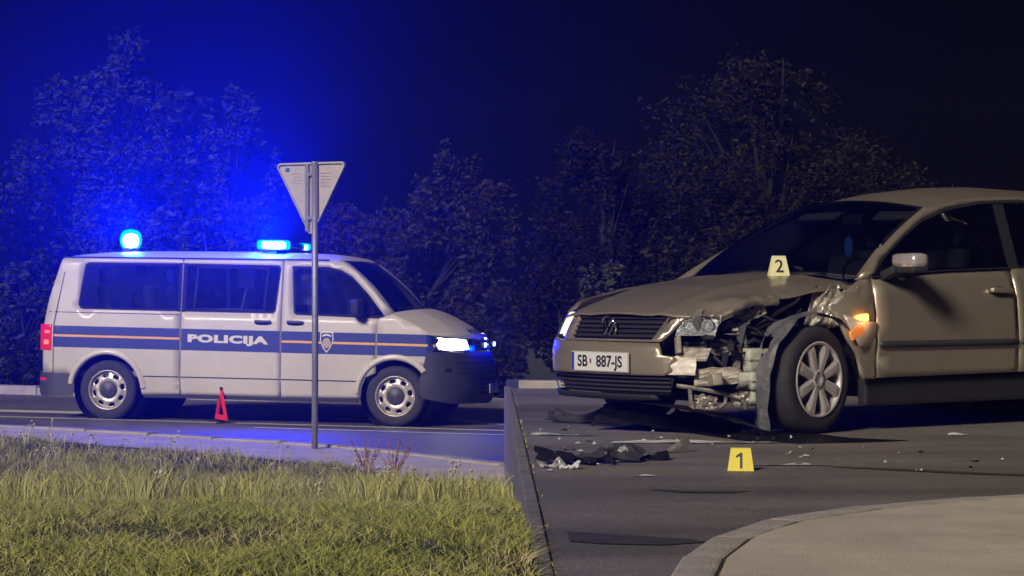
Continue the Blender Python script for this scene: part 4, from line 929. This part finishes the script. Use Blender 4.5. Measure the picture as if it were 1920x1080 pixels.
# ================================================================== evidence markers and debris
def marker(loc, rz, w0, w1, h, digit, m, label):
    o = thing('evidence_marker', label, 'marker', loc, (0, 0, R(rz)), 'numbered evidence markers')
    for s in (-1, 1):
        y0, y1 = s * h * .38, s * .006
        V = [(-w0 / 2, y0, 0), (w0 / 2, y0, 0), (w1 / 2, y1, h), (-w1 / 2, y1, h)]
        V += [(v[0] * .985, v[1] - s * .003, v[2]) for v in V]
        F = [(0, 1, 2, 3), (7, 6, 5, 4), (0, 4, 5, 1), (1, 5, 6, 2), (2, 6, 7, 3), (3, 7, 4, 0)]
        p = part('face_plate', (V, F), m, o)
        dv, df = text_vf(digit, h * .92, .0012, 1.0)
        if digit == '1': dv, df = sheet([(.008, -.035), (.008, .036), (-.002, .036), (-.022, .022), (-.022, .012), (-.004, .021), (-.004, -.035)], lambda a, b: (a, b, 0), (), .02, 0)
        sub('digit', ([(v[0] * (-s), s * (h * .38 * (1 - (.46 + v[1] / h)) + .006 * (.46 + v[1] / h) + .0015), h * (.46 + v[1] / h)) for v in dv], df), M_ink, p)
    part('ridge', box(-w1 / 2, w1 / 2, -.007, .007, h - .004, h + .003), m, o)
    return o
marker((1.06, 11.12, ZR), -6, .122, .092, .102, '1', M_yel, 'bright yellow evidence marker numbered 1 standing on the asphalt')
def car_pt(p): return car.matrix_basis @ Vector(p)
m2 = car_pt((-.20, .30, .918)); marker(tuple(m2), 4, .125, .082, .118, '2', M_pale, 'pale yellow evidence marker numbered 2 standing on the car bonnet')
M_shard = mat('clear_shard', (.75, .76, .78), .12, spec=.8, coat=.6)
M_bplast = mat('black_gloss_plastic', (.02, .02, .022), .25, coat=.4, var=.4, vscale=10)
def frag(name, label, loc, size, rz, m, seed, cat='debris', lift=.02, group='debris from the crash on the road', tilt=0, cut=.12, n=(14, 7), amp=.25, shape=None):
    L, W = size
    def fn(u, v):
        q = Vector((u * 4, v * 3, seed)); a = amp * W * (noise.noise(q) + .4 * noise.noise(q * 2.7))
        x = (u - .5) * L + .08 * L * noise.noise(Vector((v * 3, seed, 1))); y = (v - .5) * W * (1 + .5 * noise.noise(Vector((u * 4, seed, 3)))) + W * .5 * math.sin(u * 3 + seed) * .4
        return (x, y, max(.003, lift * (1 + .8 * math.sin(u * 5 + seed)) * (.3 + v) + abs(a) + tilt * v))
    V, F = grid(n[0], n[1], fn)
    nv = n[1]
    F = [q for k, q in enumerate(F) if noise.noise(Vector(((k // nv) * .4, (k % nv) * .4, seed + 3))) < .5 - cut]
    k = len(V); V = V + [(a, b, max(.001, c - .004)) for a, b, c in V]; F = F + [tuple(i + k for i in f[::-1]) for f in F]
    o = link(name, mesh_data(name, V, F), m, None, label, cat, group); o.location = (loc[0], loc[1], ZR + .002); o.rotation_euler = (0, 0, R(rz))
    return o
frag('bumper_fragment', 'large black torn bumper piece lying apart from the car, near the kerb wall', (.29, 11.5), (.36, .16), 4, M_bplast, 1.3, lift=.03)
frag('bumper_fragment', 'black curved bumper piece in the middle of the debris heap', (.46, 11.65), (.34, .14), -8, M_plast, 4.7, lift=.03)
frag('bumper_fragment', 'dark bumper piece at the marker end of the debris heap', (.62, 11.8), (.30, .11), 6, M_bplast, 8.1, lift=.022)
frag('lamp_fragment', 'shiny broken lamp housing among the black bumper pieces', (.18, 11.3), (.12, .07), 20, M_lamp_in, 2.2, lift=.02)
frag('lamp_fragment', 'small pale lamp shard beside the debris heap', (.27, 11.2), (.09, .06), -10, M_shard, 3.1, lift=.015)
frag('lamp_fragment', 'silver reflector scrap on top of the debris heap', (.55, 11.65), (.14, .06), 14, M_lamp_in, 5.2, lift=.03)
frag('road_strip', 'long bright strip added as the light streak on the wet road before the bumper', (.98, 13.05), (.86, .06), 1, M_shard, 6.3, lift=.006, cut=0, n=(24, 3), amp=.1)  # this and the next strip are added to imitate light along wet streaks
frag('road_strip', 'short bright strip added as a wet light streak by the kerb wall', (.25, 13.75), (.28, .06), -14, M_shard, 7.3, lift=.006, cut=0, n=(12, 3), amp=.1)
frag('road_strip', 'thin bent trim strip leaning over the debris heap', (.80, 12.3), (.30, .02), 38, M_crum, 9.3, lift=.03, cut=0, n=(10, 2), amp=.1)
frag('plastic_strip', 'pale clear plastic strip on the asphalt next to marker 1', (1.30, 11.42), (.24, .045), -2, M_shard, 10.1, lift=.004, cut=.1, n=(12, 4), amp=.05)
frag('plastic_sliver', 'white plastic sliver alone on the asphalt', (.60, 10.75), (.10, .02), -8, M_shard, 11.4, lift=.003, cut=0, n=(6, 2), amp=.05)
frag('plastic_chip', 'white flat plastic chip on the road below the door', (2.56, 13.75), (.12, .05), 6, M_plate, 12.6, lift=.006, cut=0, n=(6, 3), amp=.05)
frag('undertray', 'black undertray panel dropped on the road under the bumper', (.93, 14.15), (.95, .30), -24, M_bplast, 13.2, lift=.05, tilt=.04, cut=.0, n=(22, 8), amp=.12)
frag('undertray', 'narrow black splitter piece sticking out under the number plate', (.50, 15.0), (.62, .14), -34, M_plast, 15.9, lift=.05, tilt=.03, cut=.02, n=(18, 6), amp=.15)
frag('wheel_trim_piece', 'dark plastic scrap on the road behind the car sill', (3.55, 17.0), (.70, .22), 12, M_bplast, 17.1, lift=.05, cut=.05)
rs = random.Random(3)
for k in range(64):
    if k >= 26: X, Y = rs.uniform(.15, 1.75), rs.uniform(12.2, 14.9)
    elif k < 12: X, Y = rs.uniform(.9, 1.7), rs.uniform(11.6, 13.6)
    elif k < 20: X, Y = rs.uniform(1.6, 2.5), rs.uniform(10.9, 13.2)
    else: X, Y = rs.uniform(.15, 1.0), rs.uniform(10.9, 13.4)
    frag('glass_chip', 'tiny broken chip scattered on the asphalt around marker 1', (X, Y), (rs.uniform(.012, .045) * (1.5 if k > 48 else 1), rs.uniform(.008, .022)), rs.uniform(0, 90), M_shard if rs.random() < .7 else M_bplast, 20 + k, cat='chip', lift=.004, cut=0, n=(3, 2), amp=.3, group='chips scattered on the asphalt')
# dark streaks and cracks of the asphalt
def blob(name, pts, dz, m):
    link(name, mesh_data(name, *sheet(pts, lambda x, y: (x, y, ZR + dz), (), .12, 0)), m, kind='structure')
M_streak = mat('dark_asphalt', (.080, .073, .068), .5, var=.4, vscale=6, bump=.3, bscale=150)
blob('dark_streak', [(.19, 8.30), (.35, 8.20), (.60, 8.05), (.645, 7.96), (.5, 7.86), (.30, 7.90), (.19, 7.98)], .004, M_streak)  # a pole's shadow, laid on the road as a darker sheet
blob('dark_streak', [(.55, 10.05), (.8, 9.95), (1.0, 9.98), (.9, 9.86), (.7, 9.88)], .004, M_streak)
blob('dark_streak', [(1.45, 11.35), (1.8, 11.2), (2.15, 10.95), (2.6, 10.7), (2.6, 10.62), (2.1, 10.85), (1.75, 11.1)], .004, M_streak)
M_smear = mat('pale_smear', (.42, .42, .41), .3, col2=(.10, .097, .09), vscale=9, detail=8.)  # spilled liquid; its wet sheen is put into the pale colour
blob('pale_smear', [(.10, 13.95), (.25, 13.80), (.42, 13.78), (.52, 13.70), (.40, 13.66), (.22, 13.70), (.10, 13.80)], .0045, M_smear)
blob('pale_smear', [(.50, 13.30), (.80, 13.14), (1.15, 13.10), (1.40, 13.16), (1.48, 13.08), (1.2, 12.98), (.9, 13.0), (.62, 13.12)], .0045, M_smear)
blob('pale_smear', [(1.10, 11.50), (1.3, 11.46), (1.48, 11.47), (1.52, 11.42), (1.3, 11.38), (1.12, 11.42)], .0045, M_smear)
M_wet = mat('spilled_fluid', (.035, .034, .034), .08, spec=.6)
blob('fluid_spill', [(.9, 14.4), (1.15, 13.6), (1.3, 13.2), (1.55, 13.0), (1.9, 13.1), (2.2, 13.25), (1.9, 13.5), (1.75, 13.9), (1.5, 14.2)], .0035, M_wet)

# ================================================================== grass verge
def blades(name, n, region, hfun, wid, m, lean=.5, curl=1.):
    P = []
    while len(P) < n:
        y = RNG.uniform(6.6, 25); x = xb(y) - RNG.uniform(.03, min(6.2, y * .24))
        if region(x, y): P.append((x, y))
    P = np.array(P); h = np.array([hfun(a, b) for a, b in P]); z = np.array([hl(a, b) for a, b in P]) - .02
    ang = RNG.uniform(0, 2 * math.pi, n); la = RNG.uniform(0, 2 * math.pi, n); ln = RNG.uniform(.1, lean, n) * h
    w = wid * RNG.uniform(.6, 1.4, n)
    c, s = np.cos(ang) * w / 2, np.sin(ang) * w / 2; lx, ly = np.cos(la) * ln, np.sin(la) * ln
    V = np.zeros((n, 5, 3))
    V[:, 0] = np.stack([P[:, 0] - c, P[:, 1] - s, z], 1); V[:, 1] = np.stack([P[:, 0] + c, P[:, 1] + s, z], 1)
    V[:, 2] = np.stack([P[:, 0] + c * .8 + lx * .35, P[:, 1] + s * .8 + ly * .35, z + h * .6], 1); V[:, 3] = np.stack([P[:, 0] - c * .8 + lx * .35, P[:, 1] - s * .8 + ly * .35, z + h * .6], 1)
    V[:, 4] = np.stack([P[:, 0] + lx * curl, P[:, 1] + ly * curl, z + h * (1 - .15 * RNG.uniform(0, 1, n))], 1)
    return fast_mesh(name, V.reshape(-1, 3), 5, [[0, 1, 2, 3], [3, 2, 4]])
def clump(x, y): return .5 + .75 * noise.noise(Vector((x * 1.6, y * .9, 0))) + .35 * noise.noise(Vector((x * 5, y * 3, 4)))
def in_verge(x, y): return x < xb(y) - .03 and y < grass_edge(x) - .02 - .25 * abs(noise.noise(Vector((x * 2, 0, 9))))
def dens(x, y): return in_verge(x, y) and RNG.random() < .35 + .75 * clump(x, y)
M_g1 = leaf_mat('grass_green', (.44, .44, .11), (.14, .175, .045)); M_g2 = leaf_mat('grass_dry', (.55, .49, .24), (.32, .27, .12)); M_g3 = leaf_mat('grass_dark', (.040, .060, .022), (.080, .068, .032))
def far(y): return sstep(10, 20, y)
link('grass', blades('grass', 150000, dens, lambda x, y: lerp(.028 + .045 * max(0, clump(x, y)), .03 + .085 * max(0, clump(x, y)), far(y)) * RNG.uniform(.4, 1.7), .0055, M_g1, 1.5, 1.2), M_g1, None, 'green grass of the verge in front of the pavement', 'grass', kind='stuff')
link('dry_grass', blades('dry_grass', 34000, lambda x, y: in_verge(x, y) and noise.noise(Vector((x * 1.3, y * .8, 7))) > -.2, lambda x, y: lerp(RNG.uniform(.03, .09), RNG.uniform(.06, .20), far(y)), .0045, M_g2, 1.4, 1.1), M_g2, None, 'dry straw-coloured blades among the green grass', 'grass', kind='stuff')
link('low_weeds', blades('low_weeds', 60000, lambda x, y: in_verge(x, y) and noise.noise(Vector((x * 1.5, y * .9, 17))) + .5 * noise.noise(Vector((x * 4, y * 2.5, 3))) > (.0 - .55 * (1 - sstep(8, 11.5, y)) - .25 * sstep(1.0, 2.2, -x) * (1 - sstep(10, 14, y)) - (.9 if x < -1.0 and y > grass_edge(x) - 1.7 else 0)), lambda x, y: lerp(RNG.uniform(.02, .06), RNG.uniform(.04, .13), far(y)), .013, M_g3, 2.2, 1.5), M_g3, None, 'dark broad-leaved weeds in patches of the grass verge', 'weeds', kind='stuff')
link('tall_grass', blades('tall_grass', 9000, lambda x, y: in_verge(x, y) and y > 11 and noise.noise(Vector((x * 2.4, y * 1.3, 31))) + .5 * noise.noise(Vector((x * 7, y * 5, 2))) > .22, lambda x, y: RNG.uniform(.07, .26), .006, M_g2, .7, 1.2), leaf_mat('grass_tall', (.50, .48, .16), (.25, .26, .08)), None, 'taller yellowish grass tufts standing out of the verge', 'grass', kind='stuff')
def wall_weeds():
    n = 170; y = 7.0 + 13.2 * RNG.random(n) ** .9; keep = np.array([noise.noise(Vector((3, b * .9, 2))) + .6 * noise.noise(Vector((8, b * 3.1, 5))) for b in y]) > -.22; y = y[keep]; n = len(y)
    x = np.array([xb(b) + abs(RNG.normal(0, .010)) + .028 for b in y]); z = np.full(n, ZR - .01); h = RNG.uniform(.006, .026, n) * (.5 + RNG.random(n)); w = RNG.uniform(.003, .008, n)
    a = RNG.uniform(0, 6.28, n); c, s_ = np.cos(a) * w / 2, np.sin(a) * w / 2; lx, ly = RNG.normal(0, .4, n) * h, RNG.normal(0, .4, n) * h
    V = np.zeros((n, 5, 3)); V[:, 0] = np.stack([x - c, y - s_, z], 1); V[:, 1] = np.stack([x + c, y + s_, z], 1); V[:, 2] = np.stack([x + c + lx * .4, y + s_ + ly * .4, z + h * .6], 1); V[:, 3] = np.stack([x - c + lx * .4, y - s_ + ly * .4, z + h * .6], 1); V[:, 4] = np.stack([x + lx * 1.2, y + ly * 1.2, z + h], 1)
    return fast_mesh('weed_fringe', V.reshape(-1, 3), 5, [[0, 1, 2, 3], [3, 2, 4]])
link('weed_fringe', wall_weeds(), M_g1, None, 'thin fringe of weeds growing where the raised road meets the narrow kerb wall', 'weeds', kind='stuff')
# seed heads along the edge of the verge
def flowers():
    V, F = [], []
    r2 = random.Random(5)
    for k in range(95):
        x = -5.3 + 4.6 * r2.random() ** 1.8 if k < 70 else -r2.uniform(.2, 4.5); e = grass_edge(x); y = e - (r2.uniform(.05, 2.2) if k < 70 else r2.uniform(1, 8))
        if x < -.225 * y: continue
        h = r2.uniform(.07, .26); z = hl(x, y); dx, dy = r2.uniform(-.05, .05), r2.uniform(-.05, .05)
        a, b = tube([(x, y, z), (x + dx * .5, y + dy * .5, z + h * .6), (x + dx, y + dy, z + h)], .0022, 3); n = len(V); V += a; F += [tuple(i + n for i in f) for f in b]
        for q in range(r2.randint(1, 6)):
            c = Vector((x + dx + r2.uniform(-.03, .03), y + dy + r2.uniform(-.03, .03), z + h + r2.uniform(-.03, .03))); r_ = r2.uniform(.005, .015); n = len(V)
            V += [tuple(c + Vector(d) * r_) for d in ((1, 0, 0), (-1, 0, 0), (0, 1, 0), (0, -1, 0), (0, 0, 1), (0, 0, -1))]
            F += [tuple(i + n for i in f) for f in ((0, 2, 4), (2, 1, 4), (1, 3, 4), (3, 0, 4), (2, 0, 5), (1, 2, 5), (3, 1, 5), (0, 3, 5))]
    return V, F
link('wild_flowers', mesh_data('wild_flowers', *flowers()), leaf_mat('flower_white', (.62, .60, .50), (.42, .36, .24)), None, 'small whitish flower heads on stalks along the verge edge', 'flowers', kind='stuff')
def weed(x, y, seed, label):
    r2 = random.Random(seed); o = thing('dry_weed', label, 'weed', (x, y, hl(x, y)))
    parts = []
    for k in range(16):
        a = r2.uniform(0, 6.28); l = r2.uniform(.15, .36); t = r2.uniform(.1, .6); e = (math.cos(a) * l * t, math.sin(a) * l * t, l)
        parts.append(tube([(0, 0, 0), (e[0] * .4, e[1] * .4, l * .5), e], [.004, .003, .002], 4))
        for q in range(5):
            c = Vector(e) * r2.uniform(.5, 1); parts.append(xf(([(-.012, 0, 0), (0, .006, .008), (.012, 0, 0), (0, -.006, -.004)], [(0, 1, 2, 3)]), rotm(r2.uniform(0, 180), r2.uniform(0, 180), r2.uniform(0, 360), tuple(c))))
    part('stalks', join(*parts), leaf_mat('weed_brown', (.34, .17, .09), (.22, .13, .07)), o)
weed(-1.20, 19.9, 1, 'reddish dry weed sticking up at the pavement edge by the sign')
weed(-.95, 19.2, 2, 'lower reddish dry weed nearer the camera than the other one')

# ================================================================== trees and bushes
M_bark = mat('bark', (.016, .014, .012), .9, var=.4, vscale=8, bump=.5, bscale=30)
def rowleaves(lobes, n, leaf, seed, gap=.5):
    rg = np.random.default_rng(seed)
    vol = np.array([a[3] * a[4] * a[5] for a in lobes]) ** (2 / 3); pick = rg.choice(len(lobes), n * 3, p=vol / vol.sum()); L = np.array(lobes)[pick]
    d = rg.normal(size=(n * 3, 3)); d /= np.linalg.norm(d, axis=1)[:, None]
    r = rg.uniform(.35, 1.0, n * 3) ** .55
    bump_ = np.array([1 + .30 * noise.noise(Vector(d_ * 2.6) + Vector((p_ * 3.1, seed, 0))) + .16 * noise.noise(Vector(d_ * 7) + Vector((p_, seed, 2))) for d_, p_ in zip(d, pick)])
    C = L[:, :3] + d * L[:, 3:6] * (r * bump_)[:, None]
    q = .16 * np.median(L[:, 3:6]); cell = np.round(C / q) * q; jit = rg.uniform(0, 1, (len(C), 1)); C = cell + (C - cell) * (.45 + .75 * jit) + .5 * q * np.sin(cell[:, [1, 2, 0]] * 37.)
    g = np.array([noise.noise(Vector(c * 1.9) + Vector((seed, 0, 0))) + .6 * noise.noise(Vector(c * 4.5) + Vector((0, seed, 0))) for c in C])
    ok = (g > np.quantile(g, gap)) & (C[:, 2] > .05); C = C[ok][:n]; n = len(C)
    s = leaf * np.clip(rg.lognormal(-.15, .42, n), .35, 2.0)
    u = rg.normal(size=(n, 3)); u[:, 2] *= .5; u /= np.linalg.norm(u, axis=1)[:, None]
    t = rg.normal(size=(n, 3)); w = np.cross(u, t); w /= np.linalg.norm(w, axis=1)[:, None]; nn = np.cross(u, w)
    V = np.zeros((n, 6, 3)); s = s[:, None]
    V[:, 0] = C - u * s * .5; V[:, 1] = C - u * s * .15 + w * s * .24 + nn * s * .06; V[:, 2] = C + u * s * .22 + w * s * .19 + nn * s * .05
    V[:, 3] = C + u * s * .55 - nn * s * .08; V[:, 4] = C + u * s * .22 - w * s * .19 + nn * s * .05; V[:, 5] = C - u * s * .15 - w * s * .24 + nn * s * .06
    return fast_mesh('crown', V.reshape(-1, 3), 6, [[0, 1, 2, 3], [0, 3, 4, 5]])
def tree(name, label, x, y, lobes, n, leaf, m, seed, cat='bush', trunk=.09, gap=.45, group=None, z0=None):
    z0 = height(x, y) - .03 if z0 is None else z0
    o = thing(name, label, cat, (x, y, z0), group=group)
    link('crown', rowleaves(lobes, n, leaf, seed, gap), m, o)
    r2 = random.Random(seed); ps = []
    top = max(l[2] for l in lobes)
    ps.append(tube([(0, 0, -.2), (.04, .02, top * .35), (-.03, .0, top * .7), (0, 0, top)], [trunk, trunk * .8, trunk * .5, trunk * .15], 8))
    for l in lobes:
        zb_ = min(l[2] * .55, top * .6)
        for q in range(3):
            e = (l[0] + r2.uniform(-.6, .6) * l[3], l[1] + r2.uniform(-.6, .6) * l[4], l[2] + r2.uniform(-.2, .7) * l[5])
            ps.append(tube([(0, 0, zb_), (e[0] * .5 + r2.uniform(-.1, .1), e[1] * .5, lerp(zb_, e[2], .6)), e], [trunk * .35, trunk * .22, trunk * .06], 5))
    part('trunk', join(*ps), M_bark, o)
    return o
ML1 = leaf_mat('leaf_green', (.014, .019, .008), (.034, .036, .016)); ML2 = leaf_mat('leaf_olive', (.024, .020, .010), (.009, .008, .004)); ML3 = leaf_mat('leaf_brown', (.014, .011, .008), (.006, .0055, .004)); ML4 = leaf_mat('leaf_pale', (.06, .06, .048), (.03, .03, .024)); ML5 = leaf_mat('leaf_reddish', (.036, .02, .015), (.022, .018, .011))
BG = 'trees and bushes behind the road'
tree('tall_tree', 'tall leafy tree with a pointed top behind the van roof beacon', -6.15, 37.5, [(.1, 0, 3.7, 1.2, 1.0, 1.25), (.15, 0, 5.0, .38, .35, .62), (-.95, 0, 3.4, .75, .7, 1.0), (-1.1, 0, 4.35, .32, .3, .5), (1.05, 0, 3.9, .5, .5, .75), (-.2, 0, 1.9, 1.7, 1.1, 1.2), (.9, 0, 2.3, 1.0, .9, 1.0)], 46000, .085, ML1, 11, 'tree', .12, .5, BG)
tree('slender_tree', 'slender loosely leaved tree between the tall tree and the sign', -4.35, 37.0, [(.05, 0, 3.9, .38, .35, .75), (.3, 0, 3.0, .55, .5, .8), (-.1, 0, 1.9, .8, .7, 1.1)], 9500, .09, ML1, 12, 'tree', .07, .55, BG)
ML6 = leaf_mat('leaf_autumn', (.042, .034, .018), (.018, .015, .009))
tree('round_bush', 'wide reddish-brown bush behind the van bonnet', -1.35, 36.0, [(.35, 0, 2.9, .55, .5, .8), (.25, 0, 2.0, 1.0, .8, 1.0), (-.45, 0, 2.0, .6, .6, .8), (.95, 0, 2.4, .5, .5, .8), (.5, 0, .9, 1.2, .9, .9), (-.8, 0, 1.0, .7, .7, .9)], 32000, .07, ML6, 13, 'bush', .09, .45, BG)
tree('thin_bush', 'thin low bush seen between the sign and the van windscreen', -2.75, 37.5, [(.1, 0, 1.6, .8, .6, .9), (.2, 0, 2.35, .4, .4, .55)], 7500, .08, ML5, 14, 'bush', .06, .55, BG)
tree('low_shrub', 'low green shrub behind the van tail light', -7.15, 35.2, [(.1, 0, .9, .55, .5, .85), (-.4, 0, .7, .5, .5, .7), (.0, 0, 1.5, .3, .3, .4)], 5200, .09, ML1, 15, 'shrub', .05, .4, BG)
tree('low_shrub', 'dark shrub hidden behind the van, seen under its roof line', -5.2, 36.2, [(0, 0, .9, 1.0, .6, .9), (.9, 0, .8, .8, .5, .8)], 5200, .10, ML1, 16, 'shrub', .05, .4, BG)
tree('low_shrub', 'small shrub beside the van front bumper at the far kerb', -.35, 34.2, [(.1, 0, .55, .45, .4, .55), (.25, 0, 1.2, .35, .3, .5)], 3600, .08, ML2, 17, 'shrub', .04, .4, BG)
tree('low_shrub', 'shrub at the far kerb just left of the tall tree', -8.4, 36.5, [(0, 0, 1.3, .9, .7, 1.3), (.3, 0, 2.6, .6, .5, .7)], 6000, .10, ML1, 18, 'shrub', .06, .45, BG)
tree('big_bush', 'big dark rounded bush rising behind the damaged car', 2.55, 24.2, [(-.25, 0, 2.0, 1.0, .8, 1.15), (.55, 0, 1.7, 1.0, .8, .9), (-.75, 0, 1.2, .9, .7, 1.0), (.0, 0, 2.85, .5, .45, .45), (1.3, 0, 1.25, .8, .7, .75)], 52000, .042, ML2, 21, 'bush', .10, .38, BG, ZR)
tree('dark_bush', 'dark brown bush behind the car number plate', .92, 23.4, [(-.1, 0, 1.2, .65, .6, 1.0), (.35, 0, 1.0, .6, .6, .9), (-.1, 0, 2.0, .35, .35, .45)], 26000, .042, ML3, 22, 'bush', .06, .42, BG, ZR)
tree('pale_shrub', 'pale leaved shrub at the road edge left of the bonnet', .80, 21.3, [(0, 0, .85, .20, .2, .30), (-.1, 0, .45, .22, .2, .35)], 1300, .06, ML4, 23, 'shrub', .03, .4, BG, ZR)
tree('low_hedge_bush', 'low dark bush left of the car at the road edge', .45, 21.6, [(0, 0, .6, .38, .35, .55), (.35, .1, .45, .4, .3, .45)], 5500, .045, ML3, 24, 'shrub', .04, .4, BG, ZR)
tree('reddish_bush', 'reddish bush peeping over the car roof', 4.1, 24.0, [(-.3, 0, 1.3, .8, .6, .6), (.4, 0, 1.2, .6, .5, .5), (.9, 0, 1.0, .6, .5, .45)], 18000, .042, ML5, 25, 'bush', .06, .42, BG, ZR)
tree('low_hedge_bush', 'low bush behind the car bonnet and windscreen', 1.9, 22.3, [(0, 0, .8, .7, .5, .7), (.8, .2, .7, .6, .5, .6)], 9000, .05, ML2, 26, 'shrub', .05, .4, BG, ZR)
tree('low_hedge_bush', 'dark bush behind the car doors', 5.0, 22.8, [(0, 0, .8, .9, .6, .7), (-1.0, .2, .7, .7, .5, .6)], 9000, .055, ML3, 27, 'shrub', .05, .4, BG, ZR)

# ================================================================== night haze
hz = link('haze', mesh_data('haze', *box(-47, 47, -8, 77, -2.2, 7.5)), None, None, 'thin night haze lit by the blue beacons', 'haze', kind='stuff')
mh = bpy.data.materials.new('haze'); mh.use_nodes = True; nt = mh.node_tree; nt.nodes.remove(nt.nodes['Principled BSDF'])
pv_ = nt.nodes.new('ShaderNodeVolumePrincipled'); pv_.inputs['Density'].default_value = .0022; pv_.inputs['Anisotropy'].default_value = .78; pv_.inputs['Color'].default_value = (.9, .92, 1, 1)
nt.links.new(pv_.outputs[0], nt.nodes['Material Output'].inputs['Volume']); hz.data.materials.append(mh)
